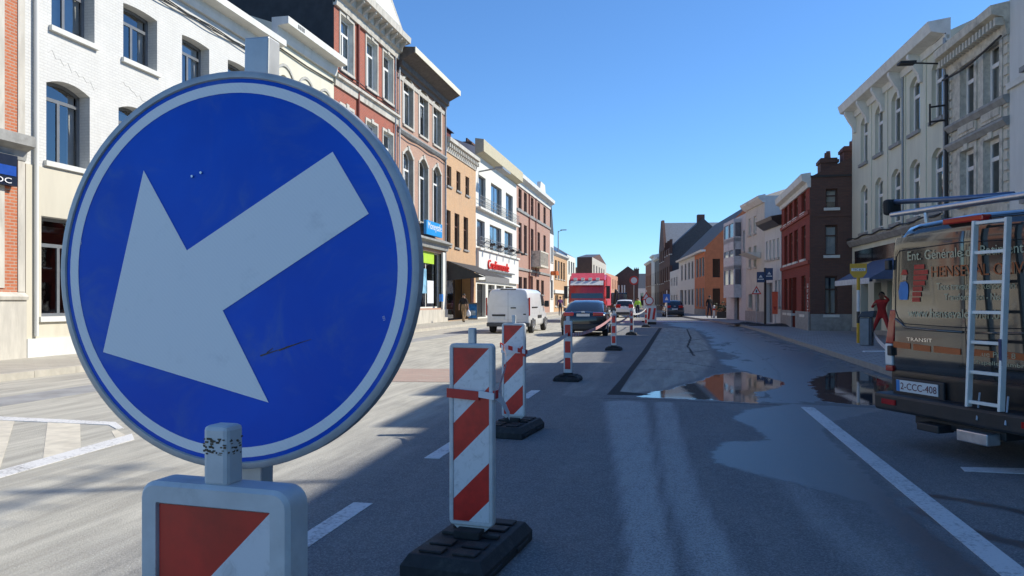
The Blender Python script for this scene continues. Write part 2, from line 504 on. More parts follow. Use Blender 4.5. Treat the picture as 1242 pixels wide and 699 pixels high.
# pavements
PAVE = brick('grey concrete paving slabs', (.34, .335, .325), (.29, .287, .28), (.12, .12, .115), bw=.3, bh=.3, mort=.012, dirt=(.15, .145, .14, .4), bump=.25)
def paving_fix(m):
    nt = m.node_tree
    for nd in nt.nodes:
        if nd.type == 'COMBXYZ':
            sp = [x for x in nt.nodes if x.type == 'SEPXYZ'][0]
            for l in list(nd.inputs[0].links) + list(nd.inputs[1].links): nt.links.remove(l)
            nt.links.new(sp.outputs[0], nd.inputs[0]); nt.links.new(sp.outputs[1], nd.inputs[1])
paving_fix(PAVE)
PAVE_L = brick('pale dusty paving', (.44, .41, .34), (.38, .355, .3), (.24, .22, .18), bw=.6, bh=.3, mort=.012, dirt=(.3, .27, .22, .5), bump=.25)
paving_fix(PAVE_L)
KERB_M = mat('kerb concrete', (.3, .295, .28), .8, var=.12, scale=5, dirt=(.14, .13, .12, .5))
KERB_LM = mat('dusty kerb concrete', (.46, .43, .36), .8, var=.1, scale=5, dirt=(.3, .27, .22, .5))
m = MB()
yy = [y for _, y in KERB_R]
ring = [(x + .16, y) for x, y in KERB_R] + [(30, 260), (30, -40)]
m.prism([(x, y, -.02) for x, y in ring], (0, 0, .14))
pr = m.build('pavement_right', PAVE); tag(pr, kind='structure')
kb = empty('kerb_right'); tag(kb, kind='structure')
km = MB().box(-.075, .075, .004, .996, -.02, .128).build('kerb_stone', KERB_M, mesh_only=True)
k_y = -2.0
while k_y < 62:
    a = Vector((kx(k_y) + .082, k_y, 0)); b = Vector((kx(k_y + 1) + .082, k_y + 1, 0))
    o = put('kerb_stone', km, kb, a, (0, 0, math.atan2(b.y - a.y, b.x - a.x) - math.pi / 2)); k_y += 1.0
m = MB()
for ya, yb in ((62, 66), (66, 120), (120, 200), (200, 260)):
    m.prism([(kx(ya), ya, -.02), (kx(ya) + .158, ya, -.02), (kx(yb) + .158, yb, -.02), (kx(yb), yb, -.02)], (0, 0, .148))
m.build('far_kerb', KERB_M, kb)
pl = MB().box(-40, -11.62, -40, 260, -.02, .12).build('pavement_left', PAVE_L); tag(pl, kind='structure')
kb = empty('kerb_left'); tag(kb, kind='structure')
km = MB().box(-.07, .07, .004, .996, -.02, .13).build('kerb_stone', KERB_LM, mesh_only=True)
for k in range(0, 70):
    put('kerb_stone', km, kb, (-11.54, 5 + k, 0))
m = MB().box(-11.61, -11.47, 75, 260, -.02, .13).build('far_kerb', KERB_LM, kb)
# drain channel and slab band along the old parking bays
CH = mat('worn concrete channel', (.3, .3, .29), .8, var=.15, scale=2, dirt=(.16, .15, .14, .5))
o = MB().box(-9.55, -8.75, -20, 120, -.02, .006).build('drain_channel', CH); tag(o, kind='structure')
SETTS = brick('pink brick setts', (.42, .3, .24), (.37, .27, .22), (.33, .28, .23), bw=.2, bh=.1, mort=.01, dirt=(.46, .42, .34, .85))
paving_fix(SETTS)
A_, B_ = gp(470, 468), gp(600, 452)
o = MB().prism([(-8.6, 12.2, -.02), (-2.9, 12.9, -.02), (-2.9, 15.6, -.02), (-8.6, 14.6, -.02)], (0, 0, .026)).build('sett_crossing', SETTS); tag(o, kind='structure')

# painted markings
PAINT = bpy.data.materials.new('worn white road paint'); t = NT(PAINT)
co = t.coord()
wear = t.ramp(t.math('ADD', t.noise(co, 30, 5, .7), t.math('MULTIPLY', t.noise(co, 2.5, 4), .5)), .72, 1.0)
t.put(t.b.inputs['Base Color'], t.mix(t.math('MULTIPLY', wear, .75), (.66, .655, .63), (.16, .155, .15)))
t.b.inputs['Roughness'].default_value = .7
def marking(pts, name='lane_marking', z=.004, m=PAINT):
    mb = MB().prism([(p[0], p[1], -.01) for p in pts], (0, 0, .01 + z))
    o = mb.build(name, m); tag(o, kind='structure'); return o
def strip(x0, x1, y0, y1): return [(x0, y0), (x1, y0), (x1, y1), (x0, y1)]
marking([(1.60, -6), (1.76, -6), (1.83, 10.75), (1.67, 10.75)])
for y0, y1 in ((2.6, 5.0), (6.55, 8.2), (10.9, 11.9), (-1, .6)):
    marking(strip(-2.17, -2.03, y0, y1))
marking(gpl([(1165, 567), (1260, 569), (1260, 576), (1170, 572)]), 'bay_marking')
marking(gpl([(-90, 596), (160, 526.5), (163, 533.5), (-90, 606)]), 'edge_marking')
marking(gpl([(-60, 503), (140, 512.5), (150, 520), (141, 521), (132, 516), (-60, 507.5)]), 'edge_marking', .007)
HATCH = mat('cream hatch paint', (.6, .55, .44), .75, var=.12, scale=5, dirt=(.4, .37, .31, .6))
for q in ([(58, 510), (97, 513), (98, 545), (52, 557)], [(-60, 510), (18, 509), (0, 568), (-60, 582)], [(135, 523), (142, 522), (152, 528), (140, 532)]):
    marking(gpl(q), 'hatch_marking', .003, HATCH)
# a service cover in the lane edge and the far cross line
marking(gpl([(795, 389.6), (905, 390.2), (905, 391.0), (795, 390.6)]), 'stop_marking')

# ------------------------------------------------------------------ house kit
_wm = {}
def arc(x, w, h, r):
    return h - r * (2 * x / w - 1) ** 2
def frame_meshes(w, h, r, mull, trans, fm, t=.06, dp=.05):
    key = (round(w, 2), round(h, 2), round(r, 2), mull, trans, fm.name, t)
    if key in _wm: return _wm[key]
    w, h, r = key[0], key[1], key[2]
    m = MB()
    m.box(0, t, 0, dp, 0, h - r if r else h)
    m.box(w - t, w, 0, dp, 0, h - r if r else h)
    m.box(t, w - t, 0, dp, 0, t)
    top = h
    if r:
        n = 8
        for k in range(n):
            a, b = w * k / n, w * (k + 1) / n
            m.prism([(a, 0, arc(a, w, h, r)), (b, 0, arc(b, w, h, r)), (b, 0, arc(b, w, h, r) - t), (a, 0, arc(a, w, h, r) - t)], (0, dp, 0))
    else:
        m.box(t, w - t, 0, dp, h - t, h)
    zt = None
    if trans:
        zt = h * trans
        m.box(t, w - t, .002, dp - .002, zt - t * .5, zt + t * .5)
    for k in range(mull):
        x = w * (k + 1) / (mull + 1)
        hi = (zt - t * .5) if trans else h - t * .5
        m.box(x - t * .5, x + t * .5, .001, dp - .001, t, hi)
    fr = m.build('window', fm, mesh_only=True)
    p = MB()
    if r:
        pts = [(t, dp * .5, t), (w - t, dp * .5, t)] + [(w * k / 8, dp * .5, arc(w * k / 8, w, h, r) - t * .5) for k in range(7, 0, -1)]
        p.poly(pts)
    else:
        p.poly([(t, dp * .5, t), (w - t, dp * .5, t), (w - t, dp * .5, h - t), (t, dp * .5, h - t)])
    pn = p.build('pane', GLASS, mesh_only=True, fixn=False)
    _wm[key] = (fr, pn)
    return _wm[key]

class Facade:
    """one street front: s runs left to right seen from outside, z up, y into the house"""
    def __init__(self, house, P0, P1, H, m):
        self.h = house; self.P0 = Vector(P0[:2]); self.P1 = Vector(P1[:2])
        e = self.P1 - self.P0; self.W = e.length; self.e = e.normalized()
        self.ang = math.atan2(e.y, e.x); self.H = H; self.m = m; self.ops = []
        q = self.P0 - house.o; c, s_ = math.cos(-house.ang), math.sin(-house.ang)
        self.loc = Vector((q.x * c - q.y * s_, q.x * s_ + q.y * c, 0)); self.rot = self.ang - house.ang
    def s(self, px): return (hit(px, self.P0, self.P1) - self.P0).dot(self.e)
    def z(self, px, py, off=0.0):
        n = Vector((self.e.y, -self.e.x)) * off
        return zat(hit(px, self.P0 + n, self.P1 + n), py)
    def part(self, mb, name, m, parent=None, **kw):
        o = mb.build(name, m, parent or self.h.root, **kw)
        if parent is None: o.location = self.loc; o.rotation_euler = (0, 0, self.rot)
        return o
    def loc_at(self, s, y, z):
        c, s_ = math.cos(self.rot), math.sin(self.rot)
        return self.loc + Vector((s * c - y * s_, s * s_ + y * c, z))
    def window(self, s0, s1, z0, z1, arch=0.0, mull=1, trans=.72, fm=WHITE_FR, sill=STONE, surround=None, rev=.22, curtain=.5, key=False, name='window', sw=.15, leaf=None):
        w, h = s1 - s0, z1 - z0
        self.ops.append((s0, s1, z0, z1, arch, rev))
        fr, pn = frame_meshes(w, h, arch, mull, trans, fm, t=(.11 if fm is WHITE_FR else .085) if w > .7 else .06)
        o = put(name, fr, self.h.root, self.loc_at(s0, rev, z0), (0, 0, self.rot))
        put('pane', pn, o)
        if sill is not None:
            MB().box(-.08, w + .08, -rev - .09, -.002, -.11, .012).build('sill', sill, o)
        if surround is not None:
            m = MB(); y0, y1 = -rev - .04, -rev + .0
            m.box(-sw, -.002, y0, y1, .014, h - arch)
            m.box(w + .002, w + sw, y0, y1, .014, h - arch)
            if arch:
                n = 8
                for k in range(n):
                    a, b = -sw + (w + 2 * sw) * k / n, -sw + (w + 2 * sw) * (k + 1) / n
                    fa = lambda q: arc(min(max(q, 0), w), w, h, arch)
                    m.prism([(a, y0, fa(a)), (b, y0, fa(b)), (b, y0, fa(b) + sw * 1.1), (a, y0, fa(a) + sw * 1.1)], (0, .04, 0))
            else:
                m.box(-sw, w + sw, y0, y1, h, h + sw)
            if key:
                m.prism([(w * .5 - .1, y0 - .04, h - .02), (w * .5 + .1, y0 - .04, h - .02), (w * .5 + .15, y0 - .04, h + sw * 1.5), (w * .5 - .15, y0 - .04, h + sw * 1.5)], (0, .08, 0))
            m.build('surround', surround, o)
        if leaf is not None:            # solid infill (door leaf or shutter)
            MB().box(.05, w - .05, .012, .024, .05, h - arch - .05).build('door_leaf', leaf, o)
            return o
        u = random.random()
        if u < curtain:
            m = MB(); hh = h - arch * .5 - .08
            if random.random() < .5:
                lo = .08 + hh * random.choice((0, 0, .3, .5))
                m.poly([(.05, .12, lo), (w - .05, .12, lo), (w - .05, .12, hh), (.05, .12, hh)])
                m.build('blind', BLIND if random.random() < .4 else CURTAIN, o, fixn=False)
            else:
                q = w * random.uniform(.18, .42)
                for a, b in ((.05, q), (w - q, w - .05)):
                    n = 8
                    pts = [(a + (b - a) * k / n, .13 + .025 * (k % 2)) for k in range(n + 1)]
                    for p1, p2 in zip(pts, pts[1:]):
                        m.poly([(p1[0], p1[1], .08), (p2[0], p2[1], .08), (p2[0], p2[1], hh), (p1[0], p1[1], hh)])
                m.build('curtain', CURTAIN, o, fixn=False)
        return o
    def row(self, pxs, ref, **kw):
        z1, z0 = self.z(ref[0], ref[1]), self.z(ref[0], ref[2])
        ws = [self.s(b) - self.s(a) for a, b in pxs]
        if kw.pop('even', True):
            wm = sum(ws) / len(ws)
            spans = [((self.s(a) + self.s(b)) / 2 - wm / 2, (self.s(a) + self.s(b)) / 2 + wm / 2) for a, b in pxs]
        else:
            spans = [(self.s(a), self.s(b)) for a, b in pxs]
        return [self.window(a, b, z0, z1, **kw) for a, b in spans]
    def bar(self, name, s0, s1, y0, y1, z0, z1, m, **kw):
        return self.part(MB().box(s0, s1, y0, y1, z0, z1), name, m, **kw)
    def profile(self, name, prof, m, s0=None, s1=None, **kw):
        """closed outline of (out, z) swept along the front"""
        s0 = .003 if s0 is None else s0; s1 = self.W - .003 if s1 is None else s1
        return self.part(MB().prism([(s0, -a, b) for a, b in prof], (s1 - s0, 0, 0)), name, m, **kw)
    def wall(self):
        e = .004
        xsn = sorted({e, self.W - e} | {v for o in self.ops for v in (o[0], o[1]) if e < v < self.W - e})
        zsn = sorted({0.0, self.H} | {v for o in self.ops for v in (o[2], o[3]) if 0 < v < self.H})
        m = MB(); rm = getattr(self, 'rev_m', None)
        for xa, xb in zip(xsn, xsn[1:]):
            if xb - xa < 1e-4: continue
            for za, zb in zip(zsn, zsn[1:]):
                if zb - za < 1e-4: continue
                cx, cz = (xa + xb) / 2, (za + zb) / 2
                if any(o[0] < cx < o[1] and o[2] < cz < o[3] for o in self.ops): continue
                m.poly([(xa, 0, za), (xb, 0, za), (xb, 0, zb), (xa, 0, zb)])
        for (a, b, z0, z1, r, rev) in self.ops:
            zt = z1 - r
            D = rev + .06; n_front = len(m.f)
            m.poly([(a, 0, z0), (a, 0, zt), (a, D, zt), (a, D, z0)])
            m.poly([(b, 0, z0), (b, D, z0), (b, D, zt), (b, 0, zt)])
            m.poly([(a, 0, z0), (a, D, z0), (b, D, z0), (b, 0, z0)])
            if r:
                w = b - a; n = 8
                for k in range(n):
                    u, v = w * k / n, w * (k + 1) / n
                    zu, zv = z0 + arc(u, w, z1 - z0, r), z0 + arc(v, w, z1 - z0, r)
                    m.poly([(a + u, 0, zu), (a + v, 0, zv), (a + v, 0, z1), (a + u, 0, z1)])
                    m.poly([(a + u, 0, zu), (a + u, D, zu), (a + v, D, zv), (a + v, 0, zv)])
            else:
                m.poly([(a, 0, z1), (b, 0, z1), (b, D, z1), (a, D, z1)])
            if rm is not None:
                for q in range(n_front, len(m.f)):
                    if any(abs(m.v[vi][1]) > 1e-6 for vi in m.f[q]): m.m[q] = 1
        return self.part(m, 'wall', [self.m, rm] if rm is not None else self.m, fixn=False)

class House:
    def __init__(self, name, label, P0, P1, H, D, m, side=None, cat='house', group='terraced houses along the street'):
        self.o = Vector(P0[:2]); e = Vector(P1[:2]) - self.o
        self.ang = math.atan2(e.y, e.x); self.W = e.length; self.H = H; self.D = D
        self.root = empty(name, (P0[0], P0[1], 0), self.ang, label, cat, group)
        self.side = side or m
        self.f = Facade(self, P0, P1, H, m)
        self.extra = []; self.skip = set()
    def right_side(self, m=None):
        f = self.f; n = Vector((-f.e.y, f.e.x))
        g_ = Facade(self, f.P1 - f.e * .004, f.P1 - f.e * .004 + n * self.D, self.H, m or self.side)
        self.extra.append(g_); self.skip.add('r'); return g_
    def left_side(self, m=None):
        f = self.f; n = Vector((-f.e.y, f.e.x))
        g_ = Facade(self, f.P0 + f.e * .004 + n * self.D, f.P0 + f.e * .004, self.H, m or self.side)
        self.extra.append(g_); self.skip.add('l'); return g_
    def finish(self, roof=None, rise=2.0, ridge=.5, over=.0, chimneys=(), flat=False, hip=0.0):
        W, D, H, e = self.W, self.D, self.H, .004
        self.f.wall()
        for g_ in self.extra: g_.wall()
        m = MB()
        if 'l' not in self.skip: m.poly([(e, 0, 0), (e, D, 0), (e, D, H), (e, 0, H)])
        if 'r' not in self.skip: m.poly([(W - e, D, 0), (W - e, 0, 0), (W - e, 0, H), (W - e, D, H)])
        m.poly([(e, D, 0), (e, D, H), (W - e, D, H), (W - e, D, 0)])
        m.poly([(e, .3, 3.2), (W - e, .3, 3.2), (W - e, D, 3.2), (e, D, 3.2)])
        m.build('side_wall', self.side, self.root, fixn=False)
        MB().box(.3, W - .3, 1.6, 1.7, .3, H - .3).build('room_dark_sheet', BLACKOUT, self.root)  # added dark sheet behind the panes; the room's dimness is in its colour
        roof = roof or SLATE
        m = MB(); a, b = e, W - e
        if flat:
            m.box(a, b, .02, D, H, H + .15)
        else:
            y0, y1, yr = -over, D, D * ridge
            z0, zr = H, H + rise
            if hip:
                v = [(a, y0, z0), (b, y0, z0), (b, y1, z0), (a, y1, z0), (a + hip, yr, zr), (b - hip, yr, zr)]
                m.add(v, [(0, 1, 5, 4), (2, 3, 4, 5), (3, 2, 1, 0)], 0); m.add(v, [(1, 2, 5), (3, 0, 4)], 0)
            else:
                v = [(a, y0, z0), (b, y0, z0), (b, y1, z0), (a, y1, z0), (a, yr, zr), (b, yr, zr)]
                m.add(v, [(0, 1, 5, 4), (2, 3, 4, 5), (3, 2, 1, 0)], 0); m.add(v, [(1, 2, 5), (3, 0, 4)], 1)
        ro = m.build('roof', [roof, self.side], self.root)
        for (s, y, w, d, z0, z1, cm) in chimneys:
            c = MB().box(s - w / 2, s + w / 2, y - d / 2, y + d / 2, z0, z1)
            c.box(s - w / 2 - .06, s + w / 2 + .06, y - d / 2 - .06, y + d / 2 + .06, z1 - .22, z1 - .08)
            k = max(1, int(w / .35))
            for q in range(k):
                xx = s - w / 2 + w * (q + .5) / k
                c.tube([(xx, y, z1), (xx, y, z1 + .32)], [.11, .09], 8)
            c.build('chimney', cm, ro)
        return ro

def LP(px, off=0.0): return hit(px, (XL + off, 0), (XL + off, 100))
def zl(px, py, off=0.0): return zat(LP(px, off), py)
# ------------------------------------------------------------------ left row (sunlit)
def gutter_cornice(f, z, out, hgt, m=PLASTER, soffit=None, fascia=.0):
    """boxed eaves: fascia board, soffit and bed mould"""
    f.profile('cornice', [(-.05, z - hgt * .95), (out * .2, z - hgt * .95), (out * .28, z - hgt * .7), (out * .3, z - hgt * .42), (out, z - hgt * .36), (out, z), (-.05, z)], m)

def lamp_bracket(f, s, z, out, m=CABLE):
    pass

# orange brick house at the edge of the frame
h = House('brick_house', 'orange brick house with a projecting stone ledge beside the white house', LP(-260), LP(30), zl(10, -260), 9, ORANGE_BRICK)
f = h.f
f.bar('pilaster', f.W - .2, f.W - .01, -.02, .3, 1.62, h.H, STONE)
f.bar('plinth', .006, f.W - .006, -.06, .3, 0, zl(15, 364), STONE)
f.profile('plinth_cap', [(-.05, zl(15, 364) + .001), (.1, zl(15, 364) + .001), (.12, zl(15, 362)+.04), (-.05, zl(15, 352))], STONE)
zb = zl(20, 164)
f.profile('ledge', [(-.05, zb - .55), (.04, zb - .55), (.08, zb - .35), (.3, zb - .25), (.3, zb - .02), (-.05, zb + .08)], BLUESTONE)
f.window(.8, 2.4, zb + .6, zb + 3.4, fm=DARK_FR, sill=None, curtain=0)
f.window(.8, 2.4, 1.9, zb - 1.2, fm=DARK_FR, sill=BLUESTONE, curtain=0)
f.bar('stone_strip', f.s(-6), f.s(4.5), -.025, .2, 1.7, h.H, STONE)
ss = f.s(14)
o = f.bar('wall_sign', f.s(-30), ss, -.16, -.002, zl(8, 226), zl(8, 189), mat('dark blue sign panel', (.006, .008, .02), .35)); 
f.part(MB().box(f.s(-28), ss - .05, -.175, -.161, zl(8, 214), zl(8, 202)), 'blue_print', mat('sign blue print', (.01, .06, .32), .35))
text('OC', .3, mat('sign white print', (.8, .8, .8), .5), h.root, (ss - .62, -.178, zl(8, 223.5)), (R(90), 0, 0), height=zl(8, 217) - zl(8, 223.5))
h.finish(rise=3)

# white painted brick house
zt = zl(332, 40, .5)
h = House('white_house', 'long white painted brick house with grey windows and a cracked facade', LP(30), LP(331), zt - .25, 9, WHITE_WALL)
f = h.f
kw = dict(fm=GREY_FR, sill=PLASTER, rev=.3, curtain=.9)
f.row([(62, 115), (149, 191), (220.5, 254), (277, 303)], (150, 1.4, 71), arch=.05, **kw)
f.row([(56, 109), (143, 186), (215, 249), (275, 301)], (57, 92, 196), arch=.16, trans=.78, **kw)
zc1, zc0 = f.z(51, 262), f.z(48, 385)
f.window(f.s(49), f.s(49) + 1.55, zc0, zc1, fm=GREY_FR, sill=PLASTER, rev=.22, curtain=1, trans=.72, mull=1)
f.window(f.s(145), f.s(186), zc0, zc1, fm=GREY_FR, sill=PLASTER, rev=.22, curtain=1)
f.window(f.s(225), f.s(252), .1, zc1, fm=DARK_FR, sill=None, rev=.25, leaf=BROWN_FR, name='door', mull=0)
f.window(f.s(275), f.s(303), zc0, zc1, fm=GREY_FR, sill=PLASTER, rev=.22, curtain=1)
zs = f.z(45, 203)
# cream rendered ground floor, kept clear of the openings
ops = sorted([o for o in f.ops if o[2] < 1.6 and o[3] < zs + .2], key=lambda q: q[0])
m = MB(); a = .006
zlow = min(o[2] for o in ops)
for (s0, s1, z0, z1, r, rv) in ops:
    if s0 - .09 > a: m.box(a, s0 - .0, -.025, .01, .55, z1)
    if z0 > .6: m.box(s0, s1, -.025, .01, .55, z0 - .115)
    a = s1
m.box(a, f.W - .006, -.025, .01, .55, ops[0][3])
m.box(.006, f.W - .006, -.025, .01, ops[0][3], min(o[2] for o in f.ops if o[2] > 3) - .16)
f.part(m, 'render_band', CREAM_WALL)
m = MB(); a = .006
for (s0, s1, z0, z1, r, rv) in ops:
    if z0 < .5:
        m.box(a, s0, -.07, .01, 0, .55); a = s1
m.box(a, f.W - .006, -.07, .01, 0, .55)
f.part(m, 'plinth', PLASTER)
gutter_cornice(f, zt, .55, .62, PLASTER)
zz = zt - .8
for k in range(3):
    pts = [(s, -.035 - .03 * k, zz - .05 * k - .05 * math.sin(s * 1.3 + k) ** 2) for s in np.linspace(.3, f.W - .2, 40)]
    f.part(MB().tube(pts, .018, 6), 'cable', CABLE)
f.part(MB().tube([(.25, -.07, .6), (.25, -.07, zt - .6)], .05, 10), 'downpipe', PLASTER)
# stepped cracks in the brickwork
for pa, pb, ya in ((58, 118, 60), (146, 188, 97)):
    s0, s1 = f.s(pa), f.s(pb); z0 = f.z(pa, ya); pts = []
    for k in range(14):
        pts.append((s0 + (s1 - s0) * k / 13, -.001, z0 - .075 * (k // 2) - (.0 if k % 2 else .06)))
    f.part(MB().tube([(a, b, c + random.uniform(-.06, .03)) for a, b, c in pts], .005, 5), 'crack', mat('crack shadow grey', (.42, .41, .39), .9))
h.finish(rise=2.2)

# low cream house with arched mouldings
zt = zl(416, 69, .6)
h = House('cream_house', 'low cream house with white boxed cornice and arched window mouldings', LP(331), LP(405), zt - .2, 9, CREAM2)
f = h.f
z1 = f.z(346, 92); z0 = z1 - 2.1
spans = [(f.s(333.5), f.s(344)), (f.s(351), f.s(370.5)), (f.s(378), f.s(396))]
W_ = 1.15
cs = [f.W * (k + .5) / 3 for k in range(3)]
for c in cs:
    f.window(c - .5, c + .5, z0, z1, arch=.28, fm=WHITE_FR, sill=STONE, curtain=.6)
    m = MB(); n = 10; w2 = f.W / 3 * .92
    for k in range(n):
        a, b = -w2 / 2 + w2 * k / n, -w2 / 2 + w2 * (k + 1) / n
        fa = lambda q: z1 + .32 - .55 * (2 * q / w2) ** 2
        m.prism([(c + a, -.05, fa(a)), (c + b, -.05, fa(b)), (c + b, -.05, fa(b) + .11), (c + a, -.05, fa(a) + .11)], (0, .05, 0))
    f.part(m, 'arch_moulding', mat('grey moulding paint', (.42, .41, .37), .8))
for c in cs: f.window(c - .5, c + .5, 1.0, 3.2, fm=WHITE_FR, sill=STONE, curtain=.6)
f.bar('plinth', .006, f.W - .006, -.05, .1, 0, .7, BLUESTONE)
gutter_cornice(f, zt, .62, .75, PLASTER)
f.part(MB().tube([(.1, -.05, zt - 1.0), (f.W * .5, -.06, zt - 1.06), (f.W - .1, -.05, zt - 1.0)], .03, 6), 'cable', CABLE)
m = MB()
for k, (a, b) in enumerate(((.0, .1), (.14, .24), (.28, .38), (.42, .52))): m.box(.75 + a, .75 + b, -.632, -.622, zt - .2, zt - .06)
f.part(m, 'date_plate', mat('date plate grey', (.2, .2, .19), .7))
h.finish(rise=1.6)

# tall red brick house with pediment
zt = zl(490, 39, .75)
h = House('brick_house', 'tall red brick house with white stone bands and a pediment', LP(405), LP(481.5), zt - .3, 11, RED_BRICK, side=TAR_WALL)
f = h.f; f.rev_m = GREY_TRIM
kw = dict(fm=WHITE_FR, sill=STONE, surround=STONE, key=True, rev=0.2, curtain=.5, sw=.13)
wl_ = [(412.5, 428), (444, 457), (464.5, 476)]
f.row(wl_, (444, 44, 105), **kw)
f.row(wl_, (444, 146, 214), **kw)
zg = f.z(444, 250)
f.window(.6, 2.6, .9, 3.6, fm=DARK_FR, mull=1, curtain=.3)
f.window(3.1, 4.3, .1, 3.4, fm=BROWN_FR, sill=None, leaf=BROWN_FR, mull=0, name='door')
f.window(4.9, 7.2, .9, 3.6, fm=DARK_FR, mull=1, curtain=.3)
zb = f.z(444, 119)
f.profile('string_band', [(-.04, zb - .35), (.08, zb - .35), (.1, zb - .05), (.22, zb), (.22, zb + .12), (-.04, zb + .2)], STONE)
for q in (.25, .4): f.part(MB().tube([(s, -.1, zb + q - .03 * math.sin(s * 2)) for s in np.linspace(.1, f.W - .1, 20)], .025, 6), 'cable', CABLE)
zq = f.z(475, 62)
f.profile('string_band', [(-.04, zq - .1), (.05, zq - .1), (.07, zq + .08), (-.04, zq + .1)], STONE)
f.profile('cornice', [(-.05, zt - 1.1), (.12, zt - 1.1), (.16, zt - .8), (.32, zt - .72), (.36, zt - .4), (.78, zt - .3), (.8, zt), (-.05, zt + .12)], STONE)
nb = 11
bm_ = MB().prism([(0, -.33, zt - .71), (0, -.7, zt - .4), (0, -.7, zt - .31), (0, -.3, zt - .31)], (.16, 0, 0)).build('bracket', STONE, mesh_only=True)
for k in range(nb): put('bracket', bm_, h.root, (f.W * (k + .3) / nb, 0, 0))
f.part(MB().prism([(f.W * .35, -.5, zt + .1), (f.W * .98, -.5, zt + .1), (f.W * .66, -.5, zt + 1.7)], (0, .45, 0)), 'pediment', STONE)
f.part(MB().prism([(f.W * .45, -.512, zt + .35), (f.W * .88, -.512, zt + .35), (f.W * .66, -.512, zt + 1.35)], (0, .01, 0)), 'pediment_panel', GREY_TRIM)
f.part(MB().tube([(f.s(433), -.08, .5), (f.s(433), -.08, zt - 1.1)], .06, 10), 'downpipe', mat('oxide red pipe', (.2, .05, .035), .6))
f.bar('plinth', .006, f.W - .006, -.05, .1, 0, .8, BLUESTONE)
f.part(MB().tube([(f.s(477.5) , -.1, 1), (f.s(477.5), -.1, zt - 1)], .045, 8), 'downpipe', ZINC)
h.finish(rise=3)

# rose beige brick house with arched windows, blue shop sign
zt = zl(550.8, 105, .95)
h = House('brick_house', 'rose beige brick house with tall arched windows above a white shop front', LP(481.5), LP(540), zt - .3, 11, BEIGE_BRICK)
f = h.f; f.rev_m = mat('grey reveal render', (.36, .34, .29), .85, var=.12)
kw = dict(fm=WHITE_FR, sill=STONE, surround=STONE, key=True, rev=0.22, curtain=.5, arch=.42, sw=.16)
wl_ = [(489, 500.5), (508, 519), (525, 534.5)]
f.row(wl_, (508, 105, 163), **kw)
f.row(wl_, (506, 189, 268), **kw)
zb = f.z(508, 171)
f.profile('string_band', [(-.04, zb - .22), (.06, zb - .22), (.16, zb - .08), (.16, zb), (-.04, zb + .06)], BLUESTONE)
f.part(MB().tube([(s, -.12, zb - .3 - .08 * math.sin(s * .9) ** 2) for s in np.linspace(.1, f.W - .1, 24)], .03, 6), 'cable', CABLE)
f.profile('cornice', [(-.05, zt - 1.15), (.1, zt - 1.15), (.14, zt - .95), (.28, zt - .9), (.3, zt - .62), (.95, zt - .3), (1.0, zt - .28), (1.0, zt), (-.05, zt + .1)], mat('shade dark eaves board', (.12, .1, .085), .8, var=.25, dirt=(.07, .06, .05, .6)))  # the soffit's shade is put into this dark brown colour
f.profile('fascia_board', [(1.002, zt - .3), (1.04, zt - .3), (1.04, zt + .02), (1.002, zt + .02)], CREAM2)
f.profile('frieze_band', [(-.02, zt - 1.55), (.05, zt - 1.55), (.08, zt - 1.35), (-.02, zt - 1.35)], STONE)
f.part(MB().tube([(.12, -.1, 4.5), (.12, -.1, zt - 1)], .05, 8), 'downpipe', PLASTER)
f.part(MB().tube([(f.W - .25, -.1, .3), (f.W - .25, -.1, zt - 1)], .06, 8), 'downpipe', ZINC)
zf0, zf1 = f.z(520, 305), f.z(520, 293)
f.profile('shop_cornice', [(-.02, zf1 - .4), (.2, zf1 - .4), (.25, zf1 - .1), (.5, zf1), (.5, zf1 + .1), (-.02, zf1 + .3)], BLUESTONE)
f.window(.6, f.W - .9, 1.0, zf0 + .0, fm=PLASTER, sill=None, mull=2, trans=None, curtain=0, name='shop_window')
f.bar('shop_surround', .05, .6, -.12, .1, .9, zf0 + .1, PLASTER); f.bar('shop_surround', f.W - .9, f.W - .35, -.12, .1, .9, zf0 + .1, PLASTER)
f.bar('plinth', .006, f.W - .006, -.18, .1, 0, .9, STONE)
bs = f.part(MB().box(f.s(509), f.s(528.5), -.42, -.25, f.z(519, 286.5), f.z(519, 270)), 'shop_sign', mat('bright blue sign', (.01, .26, .62), .35, var=.04))
bz = f.z(519, 279.5)
text('Moneysafe', .5, mat('sign white print', (.8, .8, .8), .5), h.root, (f.s(510.5), -.424, bz), (R(90), 0, 0), width=f.s(527.3) - f.s(510.5), height=.55)
LIME = mat('lime green poster', (.4, .62, .04), .5, var=.05)
f.bar('poster', f.s(514.5), f.s(529), .14, .16, f.z(521, 319.5), f.z(521, 305.5), LIME)
POSTB = mat('pale blue poster', (.25, .5, .68), .5, var=.3, scale=2); POSTW = mat('white poster', (.72, .76, .78), .5, var=.1)
f.bar('poster', f.s(514.5), f.s(520), .14, .16, f.z(518, 356), f.z(518, 326), POSTB)
f.bar('poster', f.s(521), f.s(528.5), .14, .16, f.z(518, 368), f.z(518, 340), POSTW)
f.part(MB().box(f.s(530.2), f.s(532.2), -.3, -.125, f.z(530, 366), f.z(530, 357)), 'letter_box', mat('blue letter box', (.02, .16, .5), .4))
h.finish(rise=3)

